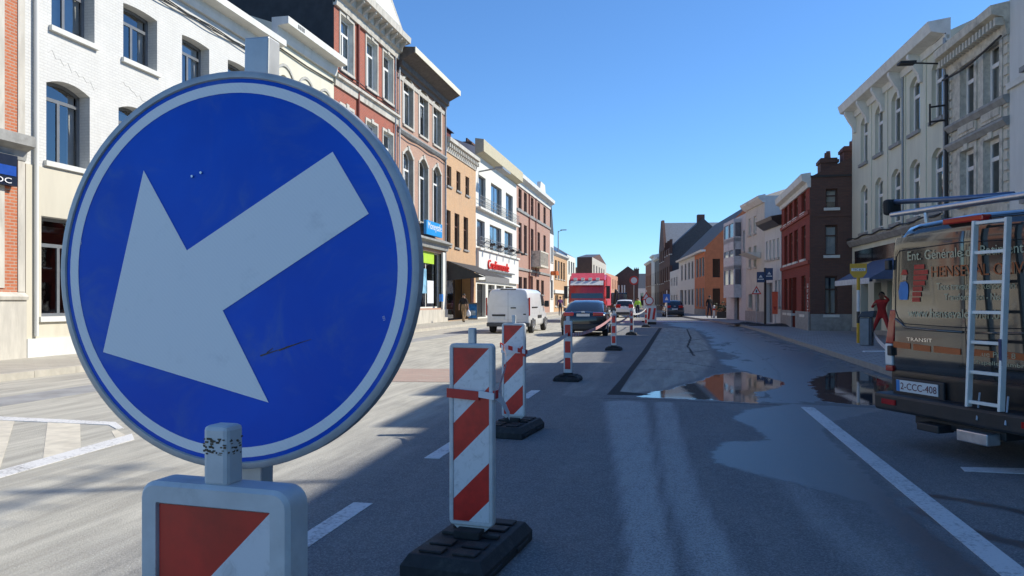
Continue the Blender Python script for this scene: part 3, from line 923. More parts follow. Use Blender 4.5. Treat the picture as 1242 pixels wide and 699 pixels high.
# tan brick shop with the dark awning
zt = zl(578, 190, .3)
h = House('brick_shop', 'tan brick shop with a dark grey awning over its open front', LP(540), LP(577), zt - .2, 10, TAN_BRICK, cat='shop')
f = h.f
kw = dict(fm=BROWN_FR, sill=BLUESTONE, rev=0.16, curtain=.35, mull=0)
f.row([(542, 547.5), (553.5, 558.5), (564.5, 569)], (554, 207, 231), trans=.5, **kw)
f.row([(538.8 + 2, 546), (551, 557.5), (562, 568)], (551, 258, 300), trans=.62, **kw)
f.profile('cornice', [(-.05, zt - .9), (.06, zt - .9), (.1, zt - .7), (.18, zt - .3), (.36, zt - .25), (.36, zt), (-.05, zt + .05)], STONE)
dm = MB().box(0, .16, -.3, -.1, zt - .62, zt - .38).build('dentil', STONE, mesh_only=True)
for k in range(18): put('dentil', dm, h.root, (.1 + (f.W - .3) * k / 17, 0, 0))
z_aw = f.z(540, 316)
sA, sB = f.s(541.5), f.W - .25
f.window(sA + .1, sB - 1.4, .15, z_aw - .35, fm=DARK_FR, sill=None, mull=2, trans=None, curtain=0, name='shop_window', rev=.6)
f.bar('brick_pier', sB - 1.35, sB - .4, -.04, .2, .1, z_aw - .4, mat('brown tiled pier', (.16, .06, .035), .5, var=.2))
AWN = mat('dark awning canvas', (.045, .043, .042), .85, var=.15, scale=3)
zo = z_aw - 1.0; out = 2.6
m = MB()
m.prism([(sA, -.04, z_aw), (sA, -.04, z_aw - .05), (sA, -out, zo - .05), (sA, -out, zo)], (sB - sA, 0, 0))
aw = f.part(m, 'awning', AWN)
VAL = mat('grey awning valance', (.2, .2, .195), .8, var=.1)
MB().prism([(sA, -out - .03, zo), (sA, -out - .005, zo), (sA, -out - .005, zo - .38), (sA, -out - .03, zo - .38)], (sB - sA, 0, 0)).build('valance', VAL, aw)
for s in (sA + .06, sB - .06):
    MB().tube([(s, -.1, z_aw - 1.2), (s, -out * .55, zo + .05), (s, -out + .05, zo - .08)], .03, 6).build('awning_arm', ZINC, aw)
MB().prism([(sA + .01, -.05, z_aw - .06), (sA + .01, -.05, zo - .3), (sA + .01, -out + .02, zo - .08)], (.02, 0, 0)).build('side_panel', AWN, aw)
h.finish(roof=TILE, rise=3, chimneys=[(f.s(544), 2.2, 1.2, .8, zt, zt + 2.6, DARK_BRICK)])
f.part(MB().prism([(f.s(553), 1.5, zt), (f.s(571), 1.5, zt), (f.s(571), 1.5, zt + 1.7), (f.s(553), 1.5, zt + 1.7)], (0, 3, 0)), 'attic_wall', mat('attic red brick', (.13, .03, .022), .85))
m = MB(); a, b = f.s(551.5), f.s(572); za = zt + 1.7
m.add([(a, 1.3, za), (b, 1.3, za), (b, 4.7, za), (a, 4.7, za), ((a + b) / 2, 3, za + 1.7)], [(0, 1, 4), (1, 2, 4), (2, 3, 4), (3, 0, 4), (3, 2, 1, 0)])
f.part(m, 'attic_roof', mat('blue slate', (.03, .04, .075), .4, var=.15))

# white modernist shop with red lettering
zt = zl(584, 173, .55)
h = House('white_shop', 'white building with strip balconies over a shop with red lettering', LP(577), LP(626.5), zt - .2, 10, mat('white render wall', (.68, .67, .6), .8, var=.04, scale=2, dirt=(.5, .48, .4, .3), streak=True), cat='shop')
f = h.f
kw = dict(fm=GREY_FR, sill=None, rev=0.2, curtain=.75, even=False, trans=None)
zr1, zr0 = f.z(595, 220), f.z(595, 257)
wl_ = [(580.5, 589), (595.5, 608.5), (613.5, 622)]
f.row(wl_, (595, 221, 257), mull=1, **kw)
f.row([(578.5, 588), (594, 608), (612, 621.5)], (594, 272, 303), mull=1, **kw)
f.profile('cornice', [(-.05, zt - .75), (.05, zt - .75), (.5, zt - .6), (.62, zt - .55), (.62, zt + .35), (-.05, zt + .45)], mat('sand coloured cornice', (.5, .45, .31), .8, var=.08))
for zz in (f.z(595, 259), f.z(594, 305)):
    m = MB(); L = f.W - .2
    for q in (.25, .55, .85): m.tube([(.15, -.3, zz + q), (L, -.3, zz + q)], .02, 6)
    for k in range(40): m.box(.15 + (L - .15) * k / 39 - .01, .15 + (L - .15) * k / 39 + .01, -.31, -.29, zz, zz + .85)
    f.part(m, 'balcony_rail', ZINC)
    f.bar('balcony_slab', .1, f.W - .1, -.36, .05, zz - .14, zz, GREY_TRIM)
zs1, zs0 = f.z(600, 308), f.z(600, 342)
f.bar('fascia_panel', .1, f.W - .1, -.22, -.002, zs0, zs1, PLASTER)
f.bar('sign_ledge', f.s(584), f.s(618), -.5, -.222, f.z(600, 331), f.z(600, 329.5), GREY_FR)
REDL = mat('red sign letters', (.68, .025, .015), .4, var=.05)
s0, s1 = f.s(587.5), f.s(613)
text('Credimmonde', 1.0, REDL, h.root, (s0, -.3, f.z(600, 328)), (R(90), 0, 0), width=s1 - s0, height=f.z(600, 317.5) - f.z(600, 328), ext=.05)
for k in range(6):
    s = f.s(583) + (f.s(622) - f.s(583)) * k / 5
    f.part(MB().tube([(s, -.02, zs1 + .3), (s, -.5, zs1 + .7), (s, -.95, zs1 + .45)], .035, 6).box(s - .13, s + .13, -1.15, -.8, zs1 + .3, zs1 + .48), 'spot_lamp', DARK_FR)
ss_ = [(578.5, 589, DARK_FR), (592, 600, GREY_FR), (602, 611, GREY_FR), (613, 622, GREY_FR)]
for a, b, fm in ss_: f.window(f.s(a), f.s(b), .2 if fm is DARK_FR else .8, f.z(600, 346), fm=fm, sill=None, mull=0 if b - a < 9 else 1, trans=.8, curtain=.3, name='shop_window', rev=.3)
f.part(MB().box(f.s(580), f.s(591), -1.9, -1.3, f.z(580, 205.5), f.z(580, 203)).tube([(f.s(580.6), 0, f.z(580, 208)), (f.s(581), -1.4, f.z(580, 204.5))], .06, 8), 'street_light_arm', ZINC)
h.finish(rise=2, chimneys=[(f.s(604), 2.6, 1.3, .9, zt, zt + 1.7, DARK_BRICK)])

# faded pink brick house with balcony
zt = zl(668, 240, .6)
h = House('brick_house', 'faded pink brick house with narrow dark windows and a small stone balcony', LP(626.5), LP(667), zt - .2, 10, PINK_BRICK)
f = h.f
wl_ = [(629, 632.6), (635.5, 639), (644, 647), (651.8, 655), (659, 662)]
kw = dict(fm=BROWN_FR, sill=BLUESTONE, rev=0.16, curtain=.15, mull=0)
f.row(wl_, (644, 239, 262), trans=.6, **kw)
f.row(wl_, (644, 277, 310), trans=.66, **kw)
f.row([(629, 633), (635, 639), (650.5, 654), (656, 660)], (644, 338, 357), trans=None, **kw)
f.window(f.s(641), f.s(646.5), .1, f.z(644, 335), fm=BROWN_FR, sill=None, leaf=BROWN_FR, mull=0, name='door')
f.profile('cornice', [(-.05, zt - 1.0), (.1, zt - 1.0), (.14, zt - .6), (.6, zt - .35), (.64, zt), (-.05, zt + .1)], PLASTER)
f.part(MB().prism([(f.s(649), -.55, zt + .05), (f.s(656), -.55, zt + .05), (f.s(655), -.55, zt + .9), (f.s(650), -.55, zt + .9)], (0, .4, 0)), 'pediment', PLASTER)
for z_ in (f.z(644, 264), f.z(644, 329)):
    f.profile('string_band', [(-.02, z_ - .12), (.12, z_ - .12), (.14, z_ + .1), (-.02, z_ + .14)], BLUESTONE)
f.part(MB().tube([(f.s(641), -.1, .2), (f.s(641), -.1, zt - 1)], .07, 8), 'downpipe', mat('oxide red pipe', (.2, .05, .035), .6))
f.part(MB().tube([(f.s(649), -.1, 4), (f.s(649), -.1, zt - 1)], .06, 8), 'downpipe', mat('oxide red pipe', (.2, .05, .035), .6))
za, zb = f.z(650, 325), f.z(650, 306)
m = MB().box(f.s(644.5), f.s(654.5), -1.0, -.0, za, za + .2)
a, b = f.s(644.5), f.s(654.5)
m.box(a, b, -1.0, -.85, zb - .15, zb)
for k in range(14):
    x = a + .1 + (b - a - .2) * k / 13
    m.box(x - .06, x + .06, -.98, -.88, za + .2, zb - .15)
for x in (a, b - .15): m.box(x, x + .15, -.85, 0, za + .2, zb - .02)
f.part(m, 'balcony', OLD_STONE)
h.finish(rise=2)

# smaller houses on towards the bend
h = House('slate_gable_house', 'narrow pale house with a steep slate gable after the pink brick house', LP(667), LP(671.5), zl(669, 284), 9, PLASTER, side=SLATE_WALL)
f = h.f
f.row([(668, 669.2), (669.7, 670.9)], (669, 300, 318), mull=0, curtain=.3, fm=DARK_FR)
f.row([(668, 670.5)], (669, 340, 362), mull=0, curtain=0, fm=DARK_FR)
f.part(MB().prism([(0.01, -.02, h.H), (f.W - .01, -.02, h.H), (f.W * .4, -.02, h.H + 3.4)], (0, 1.2, 0)), 'gable', SLATE_WALL)
f.part(MB().tube([(f.s(668.4), -.4, f.z(668, 334)), (f.s(668.4), -.4, f.z(668, 329))], [.55, .5], 12), 'hanging_sign', mat('orange sign', (.65, .16, .03), .5))
h.finish(rise=2.5)

h = House('brick_house', 'small tan brick house with four tall windows and a dark roof', LP(671.5), LP(688), zl(671.5, 305.5), 9, TAN_BRICK)
f = h.f
f.row([(673, 675.3), (676.6, 678.8), (680, 682), (683.2, 685)], (676.6, 316.5, 338.5), mull=0, trans=.7, fm=DARK_FR, curtain=.1)
f.row([(673.5, 677), (682, 686)], (677, 358, 372), mull=1, trans=None, fm=WHITE_FR, curtain=.1)
f.profile('cornice', [(-.05, h.H - .5), (.3, h.H - .2), (.35, h.H), (-.05, h.H + .02)], PLASTER)
f.bar('shop_fascia', .1, f.W - .1, -.2, 0, f.z(677, 356), f.z(677, 352), GREY_TRIM)
h.finish(rise=3.4, roof=mat('dark solar slate', (.02, .022, .03), .3, var=.2), over=.3)

h = House('pale_house', 'pale green white house between the tan house and the dark brick house', LP(688), LP(698), zl(688, 309), 9, mat('pale mint paint', (.7, .72, .64), .8, var=.05))
f = h.f
f.row([(689.5, 691), (692.5, 694), (695, 696.5)], (692.5, 317.5, 332), mull=0, trans=.7, fm=DARK_FR, curtain=.1)
f.row([(689.5, 692), (694, 697)], (692, 350, 366), mull=0, trans=.7, fm=DARK_FR, curtain=.1)
h.finish(rise=2.6)

PA = LP(698) + Vector((4.0, 0))
h = House('dark_brick_house', 'dark brown brick house with a pale gable standing proud of its row', (XL + .0, 118), (XL + 2.35, 118), zat(Vector((XL + 2, 118)), 312), 26, DARK_BRICK)
f = h.f
f.row([(715, 717)], (715, 340, 352), mull=0, trans=None, fm=DARK_FR, curtain=0)
g_ = h.right_side(mat('pale gable render', (.5, .47, .4), .8))
z_ = h.H
for k in range(5): g_.window(2 + 4.5 * k, 3.6 + 4.5 * k, 4.6, 7.2, fm=DARK_FR, curtain=.2)
h.finish(rise=1.2)
h = House('far_brick_house', 'far orange brick house with twin chimneys behind the red truck', (XL + 2.2, 145), (XL + 2.6, 171), zat(Vector((XL + 3.6, 155)), 333), 9, mat('far orange render', (.5, .26, .16), .85, var=.12, scale=1))
f = h.f
for k in range(5):
    f.window(3 + 5.2 * k, 4.6 + 5.2 * k, 3.9, 6, fm=WHITE_FR, curtain=.3, mull=0)
    f.window(3 + 5.2 * k, 4.6 + 5.2 * k, .9, 3, fm=WHITE_FR, curtain=.3, mull=0)
h.finish(roof=TILE, rise=1.4, chimneys=[(6, 3, 1.2, .8, h.H, h.H + 2, DARK_BRICK), (19, 3, 1.4, .8, h.H, h.H + 2.2, DARK_BRICK)])

# the house that closes the view
yE = 174
A0, A1 = hit(741.5, (0, yE), (10, yE)), hit(782, (0, yE), (10, yE))
h = House('gable_house', 'dark brown brick gable house closing the view at the bend', A0, A1, zat(A0, 338), 10, mat('brown gable brick', (.105, .06, .048), .85, var=.15, scale=2), group='houses at the bend')
f = h.f
mx = f.s(761.5)
f.part(MB().prism([(.01, -.01, h.H), (f.W - .01, -.01, h.H), (mx, -.01, f.z(760, 323))], (0, 10, 0)), 'gable', mat('brown gable brick', (.1, .06, .05), .85))
for px in (750.5, 754.5, 757.5): f.part(MB().tube([(f.s(px), -.2, 0), (f.s(px), -.2, f.z(755, 346))], .16, 8), 'flue', GREY_TRIM)
f.window(f.s(745.5), f.s(748.8), 3.2, 7.2, fm=WHITE_FR, curtain=.2)
h.finish(rise=.3, chimneys=[(f.s(771.5), 2, 1.1, .9, h.H - 1, f.z(771, 326), DARK_BRICK)])

# ------------------------------------------------------------------ right row (in shade)
GB = lambda y: 9.39 - .048 * y
GA_, GB_ = (GB(36), 36), (GB(10), 10)
yA, yB = hit(1151, GA_, GB_), hit(1224.5, GA_, GB_)
RS_Y = 35.8
# white house at the picture edge
h = House('white_house', 'white plaster house beside the carved stone house', yB, (GB(12.5), 12.5), 10.6, 10, PLASTER)
f = h.f
kw = dict(fm=WHITE_FR, sill=BLUESTONE, rev=.28, curtain=.4)
for k in range(3):
    s = .75 + 2.9 * k
    f.window(s, s + 1.3, 7.1, 9.4, **kw); f.window(s, s + 1.3, 3.9, 6.3, arch=.15, **kw); f.window(s, s + 1.3, .9, 2.9, **kw)
f.profile('string_band', [(-.02, 6.75), (.08, 6.75), (.1, 6.9), (-.02, 6.92)], GREY_TRIM)
gutter_cornice(f, 10.7, .6, .8, GREY_TRIM)
h.finish(rise=2.4, chimneys=[(4.2, 3.2, 1.5, .8, 10.8, 14.2, DARK_BRICK)])
h = House('rendered_house', 'cream rendered house on the shaded side beside the parked van', (GB(12.5), 12.5), (GB(3), 3), 10.2, 10, CREAM_WALL)
f = h.f
for k in range(3):
    s = .9 + 3.0 * k
    f.window(s, s + 1.2, 6.9, 9.1, **kw); f.window(s, s + 1.2, 3.9, 6.2, **kw); f.window(s, s + 1.2, .9, 2.9, **kw)
gutter_cornice(f, 10.3, .5, .7, GREY_TRIM)
ro = h.finish(rise=2.6)
m = MB().tube([(2, 1.5, 10.4), (2, 1.5, 14.2)], .05, 6).tube([(1.0, 1.5, 13.9), (3.6, 1.5, 13.9)], .04, 6)
for k in range(6): m.tube([(1.2 + .4 * k, 1.1, 13.9), (1.2 + .4 * k, 1.9, 13.9)], .02, 6)
m.build('aerial', GALV, ro)
h = House('rendered_house', 'grey rendered house beyond the cream rendered house on the shaded side', (GB(3), 3), (GB(-16), -16), 10.0, 10, GREYGREEN)
f = h.f
for k in range(6):
    s = .9 + 3.0 * k
    f.window(s, s + 1.2, 6.9, 9.1, **kw); f.window(s, s + 1.2, 3.9, 6.2, **kw); f.window(s, s + 1.2, .9, 2.9, **kw)
gutter_cornice(f, 10.1, .5, .7, GREY_TRIM)
h.finish(rise=2.4)

# carved stone house
z_top = zat(hit(1151, (GA_[0] - .4, 36), (GB_[0] - .4, 10)), 50)
h = House('stone_house', 'narrow weathered carved stone house with two bays of windows', yA, yB, z_top, 10, OLD_STONE)
f = h.f
kw = dict(fm=WHITE_FR, sill=BLUESTONE, surround=OLD_STONE, key=True, rev=0.14, curtain=.5, mull=0, trans=.66, sw=.16)
wl_ = [(1166, 1182.5), (1194, 1214)]
f.row(wl_, (1166, 79, 149), **kw)
f.row(wl_, (1163.5, 186, 250), **kw)
f.window(.4, 1.5, .9, 3.0, fm=WHITE_FR); f.window(2.1, 3.3, .1, 3.0, fm=BROWN_FR, leaf=BROWN_FR, sill=None, mull=0, name='door')
for (pp, q) in ((1160, 153), (1160, 176)):
    z_ = f.z(pp, q)
    f.profile('string_band', [(-.02, z_ - .14), (.07, z_ - .14), (.16, z_), (.16, z_ + .07), (-.02, z_ + .1)], BLUESTONE)
m = MB().box(0, 1.2, -.05, 0, 0, .42); m.box(.08, 1.12, -.075, -.05, .08, .34)
zp = f.z(1160, 170)
for s in ((f.s(1166) + f.s(1182.5)) / 2, (f.s(1194) + f.s(1214)) / 2):
    pm_ = put('carved_panel', m.build('carved_panel', OLD_STONE, mesh_only=True), h.root, (s - .6, 0, zp))
rm = MB().box(0, .22, -.035, 0, 0, .2).build('quoin', OLD_STONE, mesh_only=True)
for k in range(20):
    for s in (.03, f.W - .26):
        put('quoin', rm, h.root, (s, 0, 3.4 + .27 * k))
zt = h.H
f.profile('cornice', [(-.05, zt - .75), (.06, zt - .75), (.1, zt - .5), (.14, zt - .3), (.42, zt - .22), (.45, zt), (-.05, zt + .1)], OLD_STONE)
dm = MB().box(0, .11, -.32, -.09, zt - .5, zt - .3).build('dentil', OLD_STONE, mesh_only=True)
for k in range(18): put('dentil', dm, h.root, (.05 + (f.W - .2) * k / 17, 0, 0))
f.part(MB().tube([(.06, -.1, .3), (.06, -.1, zt - .7)], .05, 8), 'downpipe', CABLE)
f.part(MB().tube([(s, -.2, zt - .85 - .1 * math.sin(s)) for s in np.linspace(.05, f.W, 12)], .03, 6), 'cable', CABLE)
zl0 = f.z(1155, 126)
f.part(MB().tube([(.1, -.12, zl0), (-.1, -.5, zl0)], .03, 6).tube([(.1, -.12, zl0 - .45), (-.1, -.5, zl0 - .45)], .03, 6).tube([(-.1, -.5, zl0 + .1), (-.1, -.5, zl0 - .55)], .03, 6), 'wall_bracket', CABLE)
h.finish(rise=2.6, roof=mat('dark purple slate', (.04, .035, .05), .5, var=.2))

# grey green terrace with arched windows
yC = (GB(RS_Y - .05), RS_Y - .05)
E0, E1 = (GA_[0] - .55, GA_[1]), (GB_[0] - .55, GB_[1])
zt = zat(hit(1029.5, E0, E1), 119)
h = House('grey_house', 'wide grey green house with arched windows and white bracketed cornice', yC, yA, zt - .3, 10, GREYGREEN)
f = h.f
kw = dict(fm=WHITE_FR, sill=BLUESTONE, rev=0.13, curtain=.45, mull=0, trans=.66, arch=.22)
wl_ = [(1044, 1052), (1061.5, 1070.5), (1081, 1092), (1103, 1116), (1130, 1144)]
f.row(wl_, (1081.3, 116, 178), **kw)
f.row(wl_, (1080.6, 208, 273), **kw)
# raised arched panels between the bays
ze = f.z(1090, 96)
for px in (1056.5, 1076, 1097.5, 1122.5):
    f.bar('pilaster_strip', f.s(px) - .12, f.s(px) + .12, -.035, .0, f.z(1090, 285), ze, GREYGREEN)
f.profile('string_band', [(-.02, ze - .04), (.06, ze - .04), (.08, ze + .06), (-.02, ze + .08)], GREYGREEN)
zg = f.z(1040, 293)
f.profile('string_band', [(-.02, zg - .2), (.1, zg - .2), (.22, zg - .02), (.22, zg + .06), (-.02, zg + .1)], BLUESTONE)
f.part(MB().tube([(s, -.25, zg + .1 + .04 * math.sin(s * 3)) for s in np.linspace(.05, f.W, 24)], .03, 6), 'cable', CABLE)
f.part(MB().tube([(s, -.1, ze + .2 - .12 * math.sin(s * .8) ** 2) for s in np.linspace(.05, f.W, 24)], .02, 6), 'cable', CABLE)
f.profile('cornice', [(-.05, zt - .6), (.08, zt - .6), (.12, zt - .38), (.5, zt - .3), (.56, zt - .12), (.6, zt), (-.05, zt + .1)], GREY_TRIM)
bm_ = MB().prism([(0, 0, zt - 1.25), (0, -.1, zt - 1.25), (0, -.14, zt - 1.0), (0, -.3, zt - .75), (0, -.46, zt - .45), (0, -.46, zt - .33), (0, 0, zt - .33)], (.2, 0, 0)).build('bracket', GREY_TRIM, mesh_only=True)
for px in (1037, 1052.5, 1071, 1092.5, 1117):
    put('bracket', bm_, h.root, (f.s(px), 0, 0))
f.part(MB().tube([(f.s(1150), -.1, .3), (f.s(1150), -.1, zt - .5)], .05, 8), 'downpipe', ZINC)
f.part(MB().tube([(f.s(1097), -.07, 3.2), (f.s(1097), -.07, zt - .6)], .035, 8), 'downpipe', ZINC)
za = f.z(1117, 100)
f.part(MB().tube([(f.s(1144), -.05, za + .05), (f.s(1144) - .1, -.8, za + .14)], .025, 6).box(f.s(1144) - .28, f.s(1144) + .06, -1.25, -.78, za + .11, za + .18), 'wall_lamp', CABLE)
DKP = mat('black glass fascia', (.012, .012, .016), .15, var=.3, scale=3)
zq1, zq0 = f.z(1061, 300.5), f.z(1061, 316.5)
f.bar('sign_panel', f.s(1039.5), f.s(1060.5), -.1, -.0, zq0, zq1, DKP); f.bar('sign_panel', f.s(1061.5), f.s(1088), -.1, -.0, zq0, zq1, DKP); f.bar('sign_panel', f.s(1089), f.s(1118), -.1, -.0, zq0, zq1, DKP)
zd = f.z(1060, 343)
for a, b in ((1044, 1053), (1060, 1069), (1076, 1085), (1094, 1108), (1118, 1140)):
    f.window(f.s(a), f.s(b), .15, zd, fm=DARK_FR, sill=None, mull=0, trans=None, curtain=.15, name='shop_window', rev=.35)
AWB = mat('blue awning canvas', (.09, .12, .2), .8, var=.08)
a, b = f.s(1062), f.s(1112); z_a = f.z(1085, 313); o_ = 1.5
aw = f.part(MB().prism([(a, -.11, z_a), (a, -.11, z_a - .05), (a, -o_, z_a - .85), (a, -o_, z_a - .8)], (b - a, 0, 0)), 'awning', AWB)
MB().prism([(a, -o_ - .02, z_a - .78), (a, -o_ - .002, z_a - .78), (a, -o_ - .002, z_a - .98), (a, -o_ - .02, z_a - .98)], (b - a, 0, 0)).build('valance', mat('pale awning trim', (.6, .62, .62), .7), aw)
for q in (a, b - .02): MB().prism([(q, -.115, z_a - .06), (q, -.115, z_a - .8), (q, -o_ + .01, z_a - .84)], (.018, 0, 0)).build('side_panel', AWB, aw)
f.bar('plinth', .006, f.W - .006, -.05, .0, 0, .3, BLUESTONE)
h.finish(rise=2.2)

# deep red house with a darker brown brick on its side wall
RX = 5.94
zt = zat(Vector((RX - .3, RS_Y)), 211)
P1 = Vector((RX, RS_Y)); P0 = hit(948, (RX, 0), (RX, 100))
h = House('red_house', 'deep red brick corner house with a dark brown side wall', P0, P1, zt - .15, 8, SHADE_RED, side=DARK_BRICK)
f = h.f
kw = dict(fm=BROWN_FR, sill=GREY_TRIM, rev=0.12, curtain=.3, mull=0, trans=.7)
wl_ = [(951.3, 955), (957, 961), (963.2, 967.5), (972, 977)]
f.row(wl_, (972, 236, 260.5), **kw)
f.row(wl_, (972, 275.5, 316), **kw)
zz = f.z(972, 335), f.z(972, 381.5)
for k, (a, b) in enumerate(wl_):
    if k == 2: f.window(f.s(961.2), f.s(966), .12, zz[0], fm=DARK_FR, sill=None, leaf=DARK_FR, mull=0, name='door', trans=.8)
    else: f.window(f.s(a), f.s(b), zz[1], zz[0], **kw)
pz = .95
m = MB(); sd = f.s(961.2), f.s(966)
m.box(.006, sd[0], -.06, .0, 0, pz); m.box(sd[1], f.W - .002, -.06, .0, 0, pz)
f.part(m, 'plinth', BLUESTONE)
for q in (f.z(972, 263), f.z(972, 320)):
    f.profile('string_band', [(-.02, q - .1), (.07, q - .1), (.1, q + .06), (-.02, q + .08)], mat('red painted band', (.3, .07, .045), .8))
f.profile('cornice', [(-.05, zt - .6), (.08, zt - .6), (.12, zt - .4), (.32, zt - .3), (.36, zt), (-.05, zt + .05)], GREY_TRIM)
g_ = h.right_side()
gk = dict(fm=BROWN_FR, sill=GREY_TRIM, rev=.2, mull=0, trans=.66, curtain=1.0)
for (pa, pb, ya, yb) in ((1001.5, 1016, 229, 252.5), (1001, 1016, 273, 310), (1000.5, 1015.5, 335, 382)):
    g_.window(g_.s(pa), g_.s(pb), g_.z(1008, yb), g_.z(1008, ya), **gk)
g_.bar('side_plinth', .03, g_.W - .01, -.05, .0, 0, .85, BLUESTONE)
z_ = g_.z(1000, 263); g_.bar('side_band', .03, g_.W, -.04, 0, z_, z_ + .12, DARK_BRICK)
g_.bar('side_gutter', .03, g_.W, -.05, 0, h.H - .02, h.H + .06, DARK_FR)
text('HORSE', .4, GREY_TRIM, h.root, (f.W - .3, -.012, f.z(978, 383)), (R(90), R(-90), 0), width=f.z(978, 345) - f.z(978, 383), height=.35)
h.finish(rise=1.9, ridge=.5, roof=mat('sooty roof tiles', (.05, .035, .035), .7, var=.2), chimneys=[(f.W - .9, .9, .8, .7, zt, zat(Vector((RX + .8, RS_Y)), 189), DARK_BRICK), (f.W - .6, 1.9, .9, .9, zt, zat(Vector((RX + 1.9, RS_Y)), 176), brick('chimney brick', (.2, .09, .07), (.16, .07, .06), (.1, .07, .06)))])

# houses between the red house and the orange corner house
QA, QB = (5.93, 44.8), (2.95, 67.5)
def Q(px, k=0.0): return hit(px, QA, QB)
PW0, PW1 = Q(927.5), Vector((5.93, 44.8))
h = House('white_house', 'narrow white house with a grey garage door beside the red house', PW0, PW1, zat(PW1, 262), 8, PLASTER, side=PLASTER)
f = h.f
f.row([(929, 931.5), (933.2, 935.6), (937.5, 940.2), (942.5, 945.3)], (937, 291, 314), fm=WHITE_FR, mull=0, curtain=.5, rev=0.09)
f.window(f.s(929), f.s(937), .15, f.z(933, 343), fm=GREY_FR, sill=None, leaf=mat('grey garage door', (.17, .18, .19), .5), mull=0, trans=None, name='door')
f.row([(940, 942.5), (944, 946.5)], (943, 340, 372), fm=WHITE_FR, mull=0, curtain=.5, rev=.18)
f.profile('cornice', [(-.05, h.H - .5), (.1, h.H - .5), (.5, h.H - .2), (.55, h.H), (-.05, h.H + .1)], DARK_FR)
h.finish(rise=1.0)
PC0 = Q(904.5)
h = House('cream_house', 'tall cream house with a hipped roof and dark chimney', PC0, PW0, zat(Q(906), 249), 9, mat('aged cream render', (.62, .59, .5), .85, var=.08, dirt=(.3, .27, .2, .5), streak=True), side=PLASTER)
f = h.f
f.row([(908, 911), (914, 917.5)], (910, 265, 285), fm=WHITE_FR, mull=0, curtain=.5, rev=.1)
f.row([(908, 911), (914, 917.5)], (910, 300, 325), fm=WHITE_FR, mull=0, curtain=.5)
f.window(f.s(916), f.s(920.5), .12, f.z(918, 357), fm=DARK_FR, leaf=DARK_FR, sill=None, mull=0, name='door')
f.window(f.s(908), f.s(912.5), 1, f.z(910, 357), fm=DARK_FR, mull=0)
f.profile('cornice', [(-.05, h.H - .4), (.1, h.H - .4), (.35, h.H - .15), (.4, h.H), (-.05, h.H + .1)], GREY_TRIM)
f.part(MB().prism([(f.s(913), -.9, f.z(916, 308)), (f.s(913), -.02, f.z(916, 308)), (f.s(913), -.02, f.z(916, 315))], (f.s(923) - f.s(913), 0, 0)), 'stone_canopy', GREY_TRIM)
f.bar('plinth', .006, f.W - .006, -.05, 0, 0, .8, BLUESTONE)
h.finish(rise=1.5, hip=1.5, roof=mat('pale roof sheets', (.33, .31, .27), .7), chimneys=[(f.s(926.5) - .6, 3, 1.0, .8, h.H + .3, zat(Q(928), 229), DARK_BRICK)])
PB0 = Q(881)
h = House('bay_house', 'grey house with stacked white bay windows over its door', PB0, PC0, zat(Q(898), 262), 9, mat('pale grey cladding', (.56, .56, .54), .7, var=.08), side=DARK_BRICK)
f = h.f
a, b = f.s(886), f.s(899)
for (ya, yb) in ((274, 290), (296, 313), (328, 346)):
    z1, z0 = f.z(890, ya), f.z(890, yb)
    bay = f.part(MB().box(a, b, -.5, -.0, z0 - .9, z0).box(a, b, -.5, 0, z1, z1 + .25).box(a, a + .12, -.5, -.4, z0, z1).box(b - .12, b, -.5, -.4, z0, z1).box((a + b) / 2 - .08, (a + b) / 2 + .08, -.5, -.42, z0, z1), 'bay', mat('pale bay panels', (.55, .56, .56), .6))
    MB().box(a + .03, b - .03, -.44, -.03, z0 + .001, z1 - .001).build('bay_glass', mat('bay window glass', (.1, .12, .15), .06, spec=.8), bay)
f.window(f.s(890.5), f.s(896.5), .12, f.z(893, 357), fm=DARK_FR, leaf=mat('dark brown door', (.05, .025, .018), .5), sill=None, mull=0, name='door')
f.row([(882.3, 884.6)], (883, 290, 310), fm=DARK_FR, mull=0, curtain=0)
f.row([(882.3, 884.6)], (883, 322, 342), fm=DARK_FR, mull=0, curtain=0)
f.row([(901, 903.3)], (902, 280, 305), fm=BROWN_FR, mull=0, curtain=0)
h.finish(rise=1.8, chimneys=[(f.s(880) + 1.0, 3, 1.0, .8, h.H, zat(Q(882), 258), DARK_BRICK)])

# orange and white corner house
PO = at(855.5, 70.0); PO1 = hit(823.5, (PO.x, PO.y), (-5.5, 150))
zt = zat(PO, 303.5)
h = House('corner_house', 'two storey corner house half painted white and half orange', PO1, PO, zt, 8, PLASTER, side=ORANGE_PAINT)
f = h.f
kw = dict(fm=DARK_FR, sill=None, rev=0.1, curtain=.1, mull=0, trans=.7)
wl_ = [(826, 828), (830.3, 832.5), (834.5, 836.8), (838.6, 841), (844.3, 846.8), (848.3, 850.5), (852, 854)]
f.row(wl_, (840, 317, 338), **kw)
f.row(wl_[1:4], (840, 351, 370), **kw); f.row(wl_[4:], (848, 350, 372), **kw)
f.window(f.s(825), f.s(828.5), .12, f.z(826, 352), fm=DARK_FR, leaf=DARK_FR, sill=None, mull=0, name='door')
so = f.s(842.7)
m = MB()
ops = [o for o in f.ops if o[0] > so - .1]
edges = sorted({so, f.W - .002} | {v for o in ops for v in (o[0], o[1])})
for xa, xb in zip(edges, edges[1:]):
    cx = (xa + xb) / 2; blk = sorted([(o[2], o[3]) for o in ops if o[0] < cx < o[1]]); z_ = .7
    for b0, b1 in blk: m.box(xa, xb, -.02, .005, z_, b0); z_ = b1
    m.box(xa, xb, -.02, .005, z_, zt - .12)
f.part(m, 'orange_render', ORANGE_PAINT)
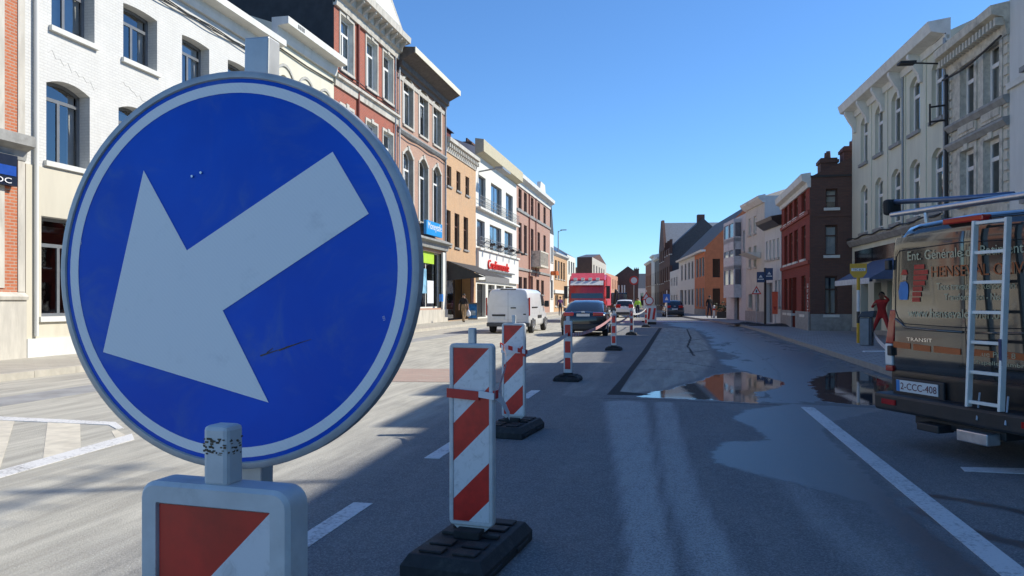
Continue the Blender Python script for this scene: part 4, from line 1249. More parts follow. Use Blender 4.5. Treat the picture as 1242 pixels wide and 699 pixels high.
f.profile('gutter', [(-.02, zt - .12), (.35, zt - .12), (.4, zt + .06), (-.02, zt + .06)], GREY_TRIM)
f.bar('plinth', so, f.W, -.04, 0, 0, .7, BLUESTONE)
g_ = h.right_side(ORANGE_PAINT)
for ya, yb in ((314, 336.5), (350, 371.5)):
    g_.window(g_.s(864.3), g_.s(873.5), g_.z(869, yb), g_.z(869, ya), fm=DARK_FR, sill=None, mull=0, trans=None, curtain=0, rev=.15)
h.finish(rise=4.2, ridge=.5, roof=mat('mid grey slate', (.2, .19, .17), .85, var=.15, scale=6, spec=.2), over=.3)

# tall slate hung building behind, and the terrace running to the bend
RA, RB = (PO1.x, PO1.y), (-5.5, 150)
def RP(px): return hit(px, RA, RB)
h = House('white_cottage', 'small white house with tall windows beside the half orange corner house', RP(812.5), PO1, zat(RP(816), 329), 8, PLASTER)
f = h.f
f.row([(814, 815.6), (817, 818.6), (820, 821.6)], (817, 337, 347), fm=GREY_FR, mull=0, curtain=.4, sill=None)
f.row([(814, 815.6), (817, 818.6), (820, 821.6)], (817, 358, 376), fm=GREY_FR, mull=0, curtain=.4, sill=None)
h.finish(rise=.6)
b0 = RP(812.5); b1 = RP(806)
h = House('slate_hall', 'tall slate hung building with brick front, stepped gable and chimney', b1, b0, zat(b0, 301), 8.5, brick('brown brick front', (.17, .08, .05), (.13, .065, .045), (.1, .07, .06)), side=SLATE_WALL, cat='building')
f = h.f
for k in range(3):
    for z_ in (4.2, 7.6):
        f.window(.6 + 2.9 * k, 1.7 + 2.9 * k, z_, z_ + 1.9, fm=DARK_FR, mull=0, curtain=0)
f.window(.8, 3.2, .5, 3, fm=DARK_FR, curtain=0); f.window(5, 7.6, .5, 3, fm=DARK_FR, curtain=0)
zr = zat(b0, 265)
ro = h.finish(rise=zr - h.H, ridge=.5, roof=SLATE)
g2 = Facade(h, b0, b0 + Vector((1, .0)), 1, SLATE_WALL)
sx = f.W - 1.2
MB().box(f.W - 1.3, f.W - .3, 3.6, 4.5, zr - 2.0, zr + .5).build('chimney', DARK_BRICK, ro)
MB().tube([(.3, 5.2, zr - .5), (.3, 5.2, zr + .9)], [.2, .04], 8).build('finial', DARK_FR, ro)
far_specs = [(794, 799.5, 312, 'far grey house with slate side in the terrace', SLATE_WALL, SLATE_WALL),
             (790, 794, 309, 'far pale narrow house in the terrace before the bend', PLASTER, PLASTER), (783, 790, 316, 'far red brick house at the end of the terrace', brick('far brick', (.3, .14, .1), (.25, .12, .08), (.2, .14, .1)), DARK_BRICK)]
for pa, pb, py, lb, fm_, sd_ in far_specs:
    p0, p1 = RP(pa), RP(pb)
    h = House('terrace_house', lb, p0, p1, zat(p1, py), 9, fm_, side=sd_)
    f = h.f; n = max(1, int(f.W / 3)); H_ = h.H
    fl = int((H_ - 1) / 3.2)
    for k in range(n):
        for q in range(fl):
            s = f.W * (k + .5) / n
            f.window(s - .5, s + .5, .9 + 3.2 * q, 2.8 + 3.2 * q, fm=WHITE_FR, mull=0, curtain=.4)
    f.profile('cornice', [(-.05, H_ - .4), (.3, H_ - .2), (.35, H_), (-.05, H_ + .02)], GREY_TRIM)
    h.finish(rise=1.2)
h = House('gable_front_house', 'brown brick house with a tall gable parapet and pale slate roof', RP(799.5), b1, zat(b1, 303), 9, brick('brown brick front', (.17, .08, .05), (.13, .065, .045), (.1, .07, .06)), side=SLATE_WALL)
f = h.f
for k in range(3):
    for q in range(3): f.window(f.W * (k + .5) / 3 - .5, f.W * (k + .5) / 3 + .5, .9 + 3.1 * q, 2.9 + 3.1 * q, fm=DARK_FR, mull=0, curtain=.2)
zr = zat(hit(809, (0, b1.y), (10, b1.y)), 267)
f.part(MB().prism([(.01, -.05, h.H), (f.W - .01, -.05, h.H), (f.W - .01, -.05, h.H + .3), (f.W * .6, -.05, zr + .3), (f.W * .4, -.05, zr + .3), (.01, -.05, h.H + .3)], (0, .35, 0)), 'gable_parapet', DARK_BRICK)
m = MB(); m.prism([(.01, .3, h.H), (f.W - .01, .3, h.H), (f.W * .5, .3, zr)], (0, 8.7, 0))
f.part(m, 'roof', mat('pale weathered slate', (.2, .22, .24), .5, var=.1, scale=5))
h.f.wall(); MB().box(.004, f.W - .004, .3, 9, 0, h.H - .01).build('core', SLATE_WALL, h.root)
# low houses right of the closing gable
yF = 160
for pa, pb, py, lb, fm_ in ((774, 783.5, 340, 'low dark roofed house right of the closing gable', DARK_BRICK),):
    p0, p1 = hit(pa, (0, yF), (10, yF)), hit(pb, (0, yF), (10, yF))
    h = House('low_house', lb, p0, p1, zat(p0, 350), 9, PLASTER, side=DARK_BRICK, group='houses at the bend')
    h.f.window(.5, h.f.W - .5, .6, 3.2, fm=GREY_FR, curtain=0)
    h.finish(rise=3.2, roof=SLATE)
# ------------------------------------------------------------------ barrier boards and the blue arrow sign
def rrect(w, z0, z1, r, n=5, inset=0.0):
    x0, x1, z0, z1 = -w / 2 + inset, w / 2 - inset, z0 + inset, z1 - inset
    r = max(.002, r - inset); pts = []
    for cx, cz, a0 in ((x1 - r, z0 + r, -90), (x1 - r, z1 - r, 0), (x0 + r, z1 - r, 90), (x0 + r, z0 + r, 180)):
        for k in range(n + 1):
            a = R(a0 + 90 * k / n); pts.append((cx + r * math.cos(a), cz + r * math.sin(a)))
    return pts
def clip(poly, a, b, c):
    """keep the side a*x + b*z <= c"""
    out = []
    for p, q in zip(poly, poly[1:] + poly[:1]):
        fp, fq = a * p[0] + b * p[1] - c, a * q[0] + b * q[1] - c
        if fp <= 0: out.append(p)
        if fp * fq < 0:
            u = fp / (fp - fq); out.append((p[0] + (q[0] - p[0]) * u, p[1] + (q[1] - p[1]) * u))
    return out
BOARD_W = mat('scuffed white plastic', (.6, .61, .6), .45, var=.08, scale=14, dirt=(.28, .27, .25, .55))
REFL_W = bpy.data.materials.new('white reflective sheet'); t = NT(REFL_W)
co = t.coord()
t.put(t.b.inputs['Base Color'], t.mix(t.math('MULTIPLY', t.ramp(t.noise(co, 16, 7, .7, 1.5), .48, .72), .55), (.75, .75, .75), (.4, .4, .39)))
t.put(t.b.inputs['Roughness'], t.math('ADD', .25, t.math('MULTIPLY', t.noise(co, 22, 4), .25)))
REFL_R = mat('red reflective sheet', (.6, .02, .012), .35, var=.2, scale=7, dirt=(.2, .012, .01, .6))
GRIME = mat('brown tape residue', (.12, .085, .05), .8, var=.5, scale=60)

def rubber_foot(root, w=.46, L=.8, hgt=.1):
    m = MB()
    lo = [(-w / 2, -L / 2, .003), (w / 2, -L / 2, .003), (w / 2, L / 2, .003), (-w / 2, L / 2, .003)]
    c = .035
    hi = [(-w / 2 + c, -L / 2 + c, hgt), (w / 2 - c, -L / 2 + c, hgt), (w / 2 - c, L / 2 - c, hgt), (-w / 2 + c, L / 2 - c, hgt)]
    md = [(-w / 2, -L / 2, .06), (w / 2, -L / 2, .06), (w / 2, L / 2, .06), (-w / 2, L / 2, .06)]
    m.loft([lo, md, hi])
    for y in (-L * .36, -L * .2, L * .2, L * .36):
        m.box(-w * .34, -w * .06, y - .045, y + .045, hgt + .001, hgt + .014)
        m.box(w * .06, w * .34, y - .045, y + .045, hgt + .001, hgt + .014)
    m.box(-.075, .075, -.07, .07, hgt + .001, hgt + .045)
    m.box(-w * .36, w * .36, -.02, .02, hgt + .001, hgt + .02)
    for sx in (-1, 1):
        for y in (-L * .3, L * .25):
            m.box(sx * w / 2 - .012 if sx > 0 else -w / 2 - .008, sx * w / 2 + .008 if sx > 0 else -w / 2 + .012, y - .1, y + .1, .015, .04)
    return m.build('foot', RUBBER, root, bevel=.005)
def board(loc, rz, w, h, z0, label, group, lug=True, fr=.022, dpt=.05, grime=False, hgt=.115):
    root = empty('barrier_board', loc, rz, label, 'barrier board', group)
    z1 = z0 + h
    m = MB()
    rings = []
    for y, ins in ((0, .006), (.006, 0), (dpt - .006, 0), (dpt, .006)):
        rings.append([(x, y, z) for x, z in rrect(w, z0, z1, .026, inset=ins)])
    m.loft(rings, closed=True, caps=False)
    inner = [(x, 0, z) for x, z in rrect(w, z0, z1, .02, inset=fr)]
    inner2 = [(x, .007, z) for x, z in rrect(w, z0, z1, .02, inset=fr + .001)]
    m.loft([inner2, inner, rings[0]], caps=False)
    m.poly([p for p in rings[-1]]); m.poly(inner2)
    m.build('frame', BOARD_W, root, smooth=True, auto=40)
    iw, ih = w - 2 * fr - .006, h - 2 * fr - .006
    rect = [(-iw / 2, z0 + fr + .003), (iw / 2, z0 + fr + .003), (iw / 2, z1 - fr - .003), (-iw / 2, z1 - fr - .003)]
    top = z1 - fr - .003
    n = int(math.ceil((ih + iw) / iw))
    for k in range(n):
        # q = (top - z) + (x + iw/2)
        a, b = k * iw, (k + 1) * iw
        p = clip(rect, -1, 1, top + iw / 2 - a)       # q >= a
        p = clip(p, 1, -1, b - top - iw / 2) if p else p
        if len(p) < 3: continue
        MB().prism([(x, .0045, z) for x, z in p], (0, .003, 0)).build('red_stripe' if k % 2 == 0 else 'white_stripe', REFL_R if k % 2 == 0 else REFL_W, root)
    # pointed toe into the foot
    MB().prism([(-w * .42, .012, z0 + .001), (w * .42, .012, z0 + .001), (.025, .012, z0 - .075), (-.025, .012, z0 - .075)], (0, dpt - .024, 0)).build('toe', BOARD_W, root)
    MB().box(-.03, .03, .014, dpt - .014, hgt + .02, z0 - .06).build('stem', GALV, root)
    if lug:
        o = MB().box(-.021, .021, .008, dpt - .008, z1 - .004, z1 + .085).build('lug', BOARD_W if grime else GALV, root, bevel=.007)
        if grime:
            gm = MB(); rg = random.Random(5)
            for k in range(46):
                gx, gz = rg.uniform(-.02, .016), z1 + .042 + rg.uniform(0, .024)
                if -.003 < gx < .002: continue
                gm.box(gx, min(.0205, gx + rg.uniform(.002, .006)), .0072, .0079, gz, gz + rg.uniform(.001, .003))
            for k in range(20):
                gy, gz = rg.uniform(.009, dpt - .014), z1 + .042 + rg.uniform(0, .024)
                gm.box(.0207, .0214, gy, gy + rg.uniform(.002, .006), gz, gz + rg.uniform(.001, .003))
            gm.build('tape_residue', GRIME, o)['kind'] = 'stuff'
    rubber_foot(root, hgt=hgt)
    return root

BG = 'red and white barrier boards down the middle of the street'
pA = at(256, 1.10)
zA = CAM_H - (592 - HZ) / FPX * 1.09
board((pA.x, pA.y, 0), R(-5), .254, 1.0, zA - 1.0, 'red and white barrier board with brown tape residue on its lug, before the blue sign', BG, grime=True, fr=.03, dpt=.055)
pB = at(571, 4.2)
board((pB.x, pB.y, 0), R(-7), .258, 1.0, .17, 'scratched red and white barrier board bound with red tape', BG)
pC = at(622.5, 8.2)
board((pC.x, pC.y, 0), R(-7), .262, 1.0, .17, 'red and white barrier board with a loop of tape hanging from it', BG)
# tape on the boards
RED_T = mat('red barrier tape', (.55, .02, .015), .4, var=.1); WHT_T = mat('white barrier tape', (.72, .73, .75), .35, var=.06)
def ribbon(name, pts, w, label, seg=.16, twist=0.0, red=True, group='barrier tapes'):
    pts = [Vector(p) for p in pts]
    L = [0]
    for a, b in zip(pts, pts[1:]): L.append(L[-1] + (b - a).length)
    m = MB(); n = max(6, int(L[-1] / (seg / 2))); prev = None
    for k in range(n + 1):
        s = L[-1] * k / n
        j = max(i for i in range(len(L)) if L[i] <= s + 1e-9); j = min(j, len(pts) - 2)
        u = (s - L[j]) / max(1e-9, L[j + 1] - L[j])
        # Catmull-Rom
        p0, p1, p2, p3 = pts[max(j - 1, 0)], pts[j], pts[j + 1], pts[min(j + 2, len(pts) - 1)]
        p = .5 * ((2 * p1) + (p2 - p0) * u + (2 * p0 - 5 * p1 + 4 * p2 - p3) * u * u + (3 * p1 - p0 - 3 * p2 + p3) * u ** 3)
        a = twist * s
        q = [p + Vector((math.sin(a) * .5 * w, .0, math.cos(a) * .5 * w)), p - Vector((math.sin(a) * .5 * w, .0, math.cos(a) * .5 * w))]
        if prev:
            e = Vector((.0, .0025, 0))
            m.hexa([prev[1], q[1], q[1] + e, prev[1] + e], [prev[0], q[0], q[0] + e, prev[0] + e], 1 if ((s / seg) % 1 < .3 and red) else 0)
        prev = q
    o = m.build(name, [WHT_T, RED_T]); tag(o, label, 'barrier tape', group)
    return o
m = MB()
mb = empty('barrier_tape', (pB.x, pB.y, 0), R(-7), 'red and white tape wrapped tightly round the scratched barrier board', 'barrier tape', 'barrier tapes')
zt_ = CAM_H - (480 - HZ) / FPX * 4.2
for nm, x0, x1, dz, hh, mm in (('red_wrap', -.139, .05, .0, .05, RED_T), ('white_wrap', .05, .139, .004, .036, WHT_T)):
    MB().hexa([(x0, -.012, zt_ - hh / 2 + .012), (x1, -.012, zt_ - hh / 2), (x1, -.002, zt_ - hh / 2), (x0, -.002, zt_ - hh / 2 + .012)],
              [(x0, -.012, zt_ + hh / 2 + .012), (x1, -.012, zt_ + hh / 2), (x1, -.002, zt_ + hh / 2), (x0, -.002, zt_ + hh / 2 + .012)]).build(nm, mm, mb)
for x in (-.139, .13): MB().box(x, x + .009, -.002, .06, zt_ - .015, zt_ + .03).build('side_wrap', RED_T, mb)
MB().box(-.13, .13, .052, .06, zt_ - .015, zt_ + .03).build('back_wrap', WHT_T, mb)
def tp(px, py, d): 
    p = at(px, d); return Vector((p.x, p.y, CAM_H - (py - HZ) / FPX * d))
ribbon('barrier_tape', [tp(600, 479, 4.15), tp(606, 483, 4.3), tp(612, 492, 4.5), tp(618, 505, 4.7)], .05, 'loose white tape end curling off the scratched barrier board', red=False)
ribbon('barrier_tape', [tp(604, 478, 4.25), tp(608, 462, 5.5), tp(614, 440, 7.0), tp(612, 425, 7.9), tp(606, 418, 8.05), tp(614, 421, 8.08), tp(637, 427, 8.05)], .045, 'tape drooping between the two nearest freestanding barrier boards', seg=.09)
mb = empty('barrier_tape', (pC.x, pC.y, 0), R(-7), 'short red tape knot on the edge of the barrier board with the tape loop', 'barrier tape', 'barrier tapes')
zc_ = CAM_H - (427 - HZ) / FPX * 8.2
MB().box(.085, .139, -.014, -.002, zc_ - .045, zc_ + .03).build('knot', RED_T, mb); MB().box(-.134, .085, -.012, -.003, zc_ - .012, zc_ + .022).build('white_wrap', WHT_T, mb)
MB().box(.132, .14, -.002, .06, zc_ - .02, zc_ + .025).build('side_wrap', RED_T, mb)

# narrow delineator posts further on
def make_post(loc, label, hgt=1.14, w=.15, rz=R(-4)):
    root = empty('delineator_post', loc, rz, label, 'delineator', 'narrow red and white delineator posts')
    m = MB(); rings = []
    for y, ins in ((-.03, .008), (-.022, 0), (.022, 0), (.03, .008)): rings.append([(x, y, z) for x, z in rrect(w, .12, hgt - .08, .025, inset=ins)])
    m.loft(rings); m.build('post', BOARD_W, root, smooth=True, auto=40)
    n = 3; span = (hgt - .08 - .12)
    for k in range(n):
        zc = .12 + span * (.2 + .31 * k)
        MB().box(-w * .33, w * .33, -.034, -.0305, zc - .1, zc + .1).build('red_panel', REFL_R, root)
    MB().box(-.03, .03, -.02, .02, hgt - .082, hgt).build('lug', BOARD_W, root, bevel=.006)
    rubber_foot(root, w=.44, L=.4, hgt=.1)
    return root
posts = [(689, 464, 'delineator post before the tail of the black car'), (744.5, 427, 'delineator post beside the front of the black car, joined by tape'),
         (766, 408.5, 'delineator post standing before the white hatchback'), (783.5, 399, 'delineator post next to the cluster of round works signs')]
for px, py, lb in posts:
    p = gp(px, py - 2); make_post((p.x, p.y, 0), lb)
p1, p2, p3 = gp(689, 462), gp(744.5, 425), gp(766, 406.5)
def on(p, z, dy=-.04): return Vector((p.x, p.y + dy, z))
def sag(a, b, s): return [a, a.lerp(b, .25) - Vector((0, 0, s * .75)), a.lerp(b, .5) - Vector((0, 0, s)), a.lerp(b, .75) - Vector((0, 0, s * .75)), b]
pc1 = Vector((pC.x + .14, pC.y, .84))
ribbon('barrier_tape', sag(pc1, on(p1, .82), .02), .07, 'white tape running from the tape loop board to the narrow posts', red=False)
ribbon('barrier_tape', sag(on(p1, .80), on(p2, 1.0), .12), .07, 'striped tape sagging before the black car bumper', seg=.2)
ribbon('barrier_tape', sag(on(p2, .78), on(p3, .95), .1), .07, 'striped tape sagging before the white hatchback', seg=.25)
p4 = gp(783.5, 397)
ribbon('barrier_tape', sag(on(p3, .9), on(p4, 1.0), .12), .07, 'white tape strung to the cluster of round works signs', red=False)

# round works signs with a small board at the head of the closure
SIGN_W = mat('white sign face', (.72, .72, .7), .4, var=.06)
def round_sign(loc, label, z, r=.36, ring=REFL_R):
    root = empty('works_sign', loc, 0, label, 'road sign', 'works signs at the lane closure')
    MB().tube([(0, 0, 0), (0, 0, z + r)], .03, 8).build('post', GALV, root)
    MB().tube([(0, -.035, z), (0, -.055, z)], r, 28).build('face', SIGN_W, root)
    m = MB(); ro = [(r * math.cos(2 * math.pi * k / 28), -.058, z + r * math.sin(2 * math.pi * k / 28)) for k in range(28)]
    ri = [(r * .8 * math.cos(2 * math.pi * k / 28), -.058, z + r * .8 * math.sin(2 * math.pi * k / 28)) for k in range(28)]
    m.loft([ro, ri], caps=False); m.build('red_ring', ring, root)
    MB().box(-.3, .3, -.3, .3, .003, .1).build('foot', RUBBER, root)
    return root
pp = gp(787.5, 393); round_sign((pp.x, pp.y, 0), 'round red ringed works sign with paper plates below', 1.45, r=.27)
rt = empty('works_board', (pp.x + .1, pp.y - 1.0, 0), 0, 'white works panel leaning under the round red ringed sign', 'works board', 'works signs at the lane closure')
MB().box(-.36, .36, -.03, .03, .15, 1.15).build('panel', SIGN_W, rt)
for q in (-.2, .1): MB().prism([(q, -.035, .3), (q + .14, -.035, .3), (q + .24, -.035, 1.0), (q + .1, -.035, 1.0)], (0, .004, 0)).build('red_stripe', REFL_R, rt)
MB().box(-.35, .35, -.2, .2, .003, .15).build('foot', RUBBER, rt)
pp2 = gp(784, 391); r2 = empty('works_sign', (pp2.x, pp2.y, 0), 0, 'red bordered warning triangle sign behind the round works sign', 'road sign', 'works signs at the lane closure')
MB().tube([(0, 0, 0), (0, 0, 2.2)], .03, 8).build('post', GALV, r2)
MB().prism([(-.33, -.04, 1.5), (.33, -.04, 1.5), (0, -.04, 2.07)], (0, .015, 0)).build('face', REFL_R, r2)
MB().prism([(-.21, -.046, 1.57), (.21, -.046, 1.57), (0, -.046, 1.94)], (0, .005, 0)).build('white_field', SIGN_W, r2)
MB().box(-.3, .3, -.3, .3, .003, .1).build('foot', RUBBER, r2)

# the big blue arrow sign
BLUE_S = bpy.data.materials.new('blue reflective sign face'); t = NT(BLUE_S)
co = t.coord()
c = t.mix(t.ramp(t.noise(co, 3.5, 4), .35, .7), (.0005, .085, .58), (.001, .11, .68))
hz = t.math('MULTIPLY', t.ramp(t.noise(co, 4.5, 7, .62, 1.6), .46, .74), .5)
c = t.mix(hz, c, (.12, .22, .48))
t.b.inputs['Specular IOR Level'].default_value = .2
t.put(t.b.inputs['Base Color'], c)
t.put(t.b.inputs['Roughness'], t.math('ADD', .22, t.math('MULTIPLY', t.noise(co, 9, 5), .2)))
ARROW_W = bpy.data.materials.new('white arrow sheet'); t = NT(ARROW_W)
co = t.coord()
wv = t.new('ShaderNodeTexWave', i_Vector=co, i_Scale=75.0, i_Distortion=.6); wv.bands_direction = 'DIAGONAL'
c = t.mix(t.math('MULTIPLY', wv.outputs['Fac'], .3), (.93, .92, .9), (.85, .84, .83))
c = t.mix(t.math('MULTIPLY', t.ramp(t.noise(co, 14, 6, .7), .55, .8), .35), c, (.42, .43, .45))
t.put(t.b.inputs['Base Color'], c); t.b.inputs['Roughness'].default_value = .4
RIM = mat('dull aluminium rim', (.46, .47, .47), .5, metal=.35, var=.1, scale=20, dirt=(.25, .25, .24, .4))
D_S = 1.35
pS = at(279.5, D_S); zS = CAM_H + (HZ - 328) / FPX * D_S
sg = empty('arrow_sign', (pS.x, pS.y, 0), R(-.5), 'round blue sign with a white arrow pointing down left', 'road sign')
RS = .35
def disc(r, y, n=96): return [(r * math.cos(2 * math.pi * k / n), y, zS + r * math.sin(2 * math.pi * k / n)) for k in range(n)]
m = MB(); m.loft([disc(.3368, -.0005), disc(.339, -.003), disc(.346, -.003), disc(RS, -.001), disc(RS, .022), disc(RS - .006, .024)], caps=False); m.poly(disc(RS - .006, .024))
m.build('rim', RIM, sg, smooth=True, auto=40)
m = MB().poly(disc(.3370, 0)); m.build('blue_face', BLUE_S, sg, fixn=False)
m = MB(); m.loft([disc(.3295, -.0008), disc(.3120, -.0008)], caps=False); m.build('white_ring', ARROW_W, sg)
apx = [(185, 202), (240, 303), (415, 189.5), (456, 263.5), (284.5, 377), (340, 487.5), (132, 430)]
def s2(p): return ((p[0] - 293.5) / 218.5 * RS, -.0012, zS - (p[1] - 328) / 242 * RS)
ap = [s2(p) for p in apx]
m = MB()
m.add(ap, [(0, 1, 4, 6), (1, 2, 3, 4), (4, 5, 6)]); m.build('arrow', ARROW_W, sg, fixn=False)
for p in ((247, 212), (258, 208)): MB().tube([s2(p), Vector(s2(p)) - Vector((0, .0025, 0))], .0022, 10).build('rivet', ALU, sg)
# scuffs and the small maker's stamp on the face
m = MB()
for (a, b, w) in (((330, 432), (352, 424), .002), ((352, 425), (378, 415), .0022), ((360, 421), (390, 411), .0012), ((338, 428), (345, 422), .0016)):
    A, B = Vector(s2(a)), Vector(s2(b)); A.y = B.y = -.0006
    nrm = Vector((-(B - A).z, 0, (B - A).x)).normalized() * w
    m.poly([A - nrm * .3, B - nrm * .2, B + nrm * .4, A + nrm])
m.build('scuff', GRIME, sg, fixn=False)
for p in ((100, 288), (471, 383)):
    q = s2(p); text('551', .006, ARROW_W, sg, (q[0], -.0012, q[2]), (R(90), R(75), 0), ext=0)
pole = MB()
pole.box(-.024, .024, .028, .068, -1, 1)
p_top = at(316.5, 1.40); p_bot = at(303, 1.40)
PL = MB(); 
xt = (316.5 - 293) / FPX * 1.40; xb = (296 - 293) / FPX * 1.40
za, zb2 = .06, CAM_H + (HZ - 52) / FPX * 1.40
PL.hexa([(xb - .024, .026, za), (xb + .024, .026, za), (xb + .024, .066, za), (xb - .024, .066, za)], [(xt - .024, .026, zb2), (xt + .024, .026, zb2), (xt + .024, .066, zb2), (xt - .024, .066, zb2)])
PL.build('pole', GALV, sg, bevel=.003)
MB().box(-.3, .3, -.12, .38, .004, .1).build('foot', RUBBER, sg, bevel=.01)

# ------------------------------------------------------------------ vehicles
def wheel(parent, x, y, r=.33, w=.22, side=1):
    m = MB(); n = 28
    prof = [(-w / 2, r * .62), (-w / 2, r * .93), (-w / 2 + .03, r), (w / 2 - .03, r), (w / 2, r * .93), (w / 2, r * .62)]
    rings = [[(a, rr * math.cos(2 * math.pi * k / n), rr * math.sin(2 * math.pi * k / n)) for k in range(n)] for a, rr in prof]
    m.loft(rings, caps=True)
    o = m.build('wheel', TYRE, parent, (x, y, r), smooth=True, auto=35)
    m = MB(); xo = side * (w / 2 + .004)
    rim = [[(xo + dx * side, rr * math.cos(2 * math.pi * k / n), rr * math.sin(2 * math.pi * k / n)) for k in range(n)] for dx, rr in ((-.02, r * .64), (.0, r * .6), (-.03, r * .5), (-.035, r * .18), (.0, r * .14))]
    m.loft(rim, caps=True)
    for k in range(5):
        a = 2 * math.pi * k / 5; c, s_ = math.cos(a), math.sin(a)
        m.tube([(xo - .01 * side, c * r * .12, s_ * r * .12), (xo - .004 * side, c * r * .56, s_ * r * .56)], [.045, .03], 6)
    m.build('rim', ALU, o, smooth=True, auto=35)
    return o
TAIL = mat('red tail lamp', (.42, .01, .008), .15, var=.1, coat=.5)
LAMPW = mat('clear lamp', (.7, .7, .68), .1, var=.05, coat=.5)
PLATE = mat('white number plate', (.7, .7, .68), .4, var=.03)
PLASTIC = mat('black bumper plastic', (.025, .025, .027), .5, var=.15, dirt=(.08, .075, .07, .3))
def car(name, label, loc, rz, paint, L=4.7, W=1.85, H=1.46, belt=.95, rear_top=.35, rear_glass=(.45, 1.35), front_glass=(2.6, 3.5), hood=.85, group='cars in the street', plate_z=.78, lamp=(.78, .98), tail=True, windscreen_only=False):
    root = empty(name, loc, rz, label, 'car', group)
    hw = W / 2
    st = [(0.0, .86, .32, belt * .86), (.05, .95, .24, belt * .95), (.22, .985, .2, belt), (L * .2, 1, .18, belt), (L * .5, 1, .18, belt * .99), (L * .72, 1, .18, belt * .97), (L * .9, .97, .2, hood * .93), (L * .97, .9, .22, hood * .8), (L, .78, .3, hood * .6)]
    def ring(y, k, zb, zt):
        w = hw * k; h_ = zt - zb
        half = [(w * .8, zb), (w * .97, zb + h_ * .15), (w, zb + h_ * .42), (w * .985, zb + h_ * .68), (w * .955, zb + h_ * .86), (w * .88, zb + h_ * .97), (w * .6, zt + .008), (0, zt + .018)]
        return [(x, y, z) for x, z in half] + [(-x, y, z) for x, z in half[-2::-1]]
    body = MB().loft([ring(*s) for s in st]).build('body', paint, root, smooth=True, auto=50)
    r0, r1 = rear_glass; f1, f0 = front_glass
    g = MB()
    hb, ht = hw * .9, hw * .7
    def gr(y, z, wb, wt): return [(-wb, y, belt - .03), (-(wb * .45 + wt * .55), y, belt + (z - belt) * .6), (-wt, y, z - .04), (-wt * .7, y, z), (0, y, z + .015), (wt * .7, y, z), (wt, y, z - .04), (wb * .45 + wt * .55, y, belt + (z - belt) * .6), (wb, y, belt - .03)]
    sts = [gr(r0, belt + .02, hb * .95, hb * .9), gr(r0 * .35 + r1 * .65, H - .1, hb, ht * 1.02), gr(r1 + .12, H - .015, hb, ht), gr((r1 + f1) / 2, H, hb, ht), gr(f1, H - .03, hb, ht), gr(f0, belt + .01, hb * .97, hb * .9)]
    def mf(j, i):
        if j in (-1, -2): return 1
        if i in (0, 1, 6, 7): return 1 if j in (1, 2, 3) else 0
        if j == 0 or j == 4: return 1 if i in (2, 3, 4, 5) else 0
        return 0
    g.loft(sts, closed=False, caps=False, mfun=mf)
    g.build('cabin', [paint, DARKGLASS], root, smooth=True, auto=50)
    for sx in (-1, 1):
        for yy_ in (L * .19, L * .79): wheel(root, sx * (hw - .12), yy_, side=sx)
        MB().box(sx * hw * .62 - .2, sx * hw * .62 + .2, -.02, .2, lamp[0], lamp[1]).build('tail_lamp', TAIL, root, bevel=.03)
        MB().box(sx * hw * .68 - .2, sx * hw * .68 + .2, L - .25, L - .03, hood * .62, hood * .76).build('headlight', LAMPW, root, bevel=.03)
        MB().box(sx * (hw + .1) - .11, sx * (hw + .1) + .11, f0 - .35, f0 - .22, belt - .01, belt + .14).build('mirror', paint, root, bevel=.03)
    MB().box(-.26, .26, -.035, -.005, plate_z - .055, plate_z + .055).build('number_plate', PLATE, root)
    MB().box(-hw * .82, hw * .82, -.045, .3, .26, .5).build('bumper', PLASTIC, root, bevel=.05)
    MB().box(-.07, .07, -.01, .06, belt * .98, belt * .98 + .05).build('badge', ALU, root, bevel=.01)
    return root
BLACK_P = mat('black car paint', (.006, .007, .01), .22, var=.1, coat=1.0)
WHITE_P = mat('white van paint', (.72, .73, .74), .3, var=.03, coat=.6, dirt=(.5, .49, .46, .25), scale=3)
BLUE_P = mat('dark blue car paint', (.012, .018, .035), .25, var=.1, coat=.8)
a_ = gp(706.5, 408)
car('black_saloon', 'black saloon car seen from behind beside the barrier tape', (-3.5, 30.7, 0), R(1.5), BLACK_P, L=4.8, W=1.9, H=1.45, belt=.98, rear_glass=(.42, 1.5), plate_z=.86, lamp=(.82, .96))
pw = at(757.5, 66.5)
car('white_hatchback', 'white hatchback waiting beyond the black car', (pw.x, pw.y, 0), R(1), WHITE_P, L=4.2, W=1.78, H=1.56, belt=1.0, rear_glass=(.08, .5), plate_z=.7, lamp=(.85, 1.15))
pd_ = at(818.5, 69.5)
car('dark_hatchback', 'dark blue hatchback parked by the small white house', (pd_.x, pd_.y, 0), R(5), BLUE_P, L=4.1, W=1.75, H=1.5, belt=.98, rear_glass=(.1, .6), plate_z=.72, lamp=(.82, 1.05))

def vring(hw, zb, zt, tum, y):
    h_ = zt - zb
    half = [(0, zb), (hw * .9, zb), (hw * .985, zb + .1), (hw, zb + h_ * .3), (hw * .995, zb + h_ * .48), (hw * (1 - tum * .45), zb + h_ * .72), (hw * (1 - tum * .85), zt - .2), (hw * (1 - tum) - .03, zt - .1), (hw * (1 - tum) - .11, zt - .03), (hw * (1 - tum) - .26, zt), (0, zt + .025)]
    return [(x, y, z) for x, z in half] + [(-x, y, z) for x, z in half[-2:0:-1]]
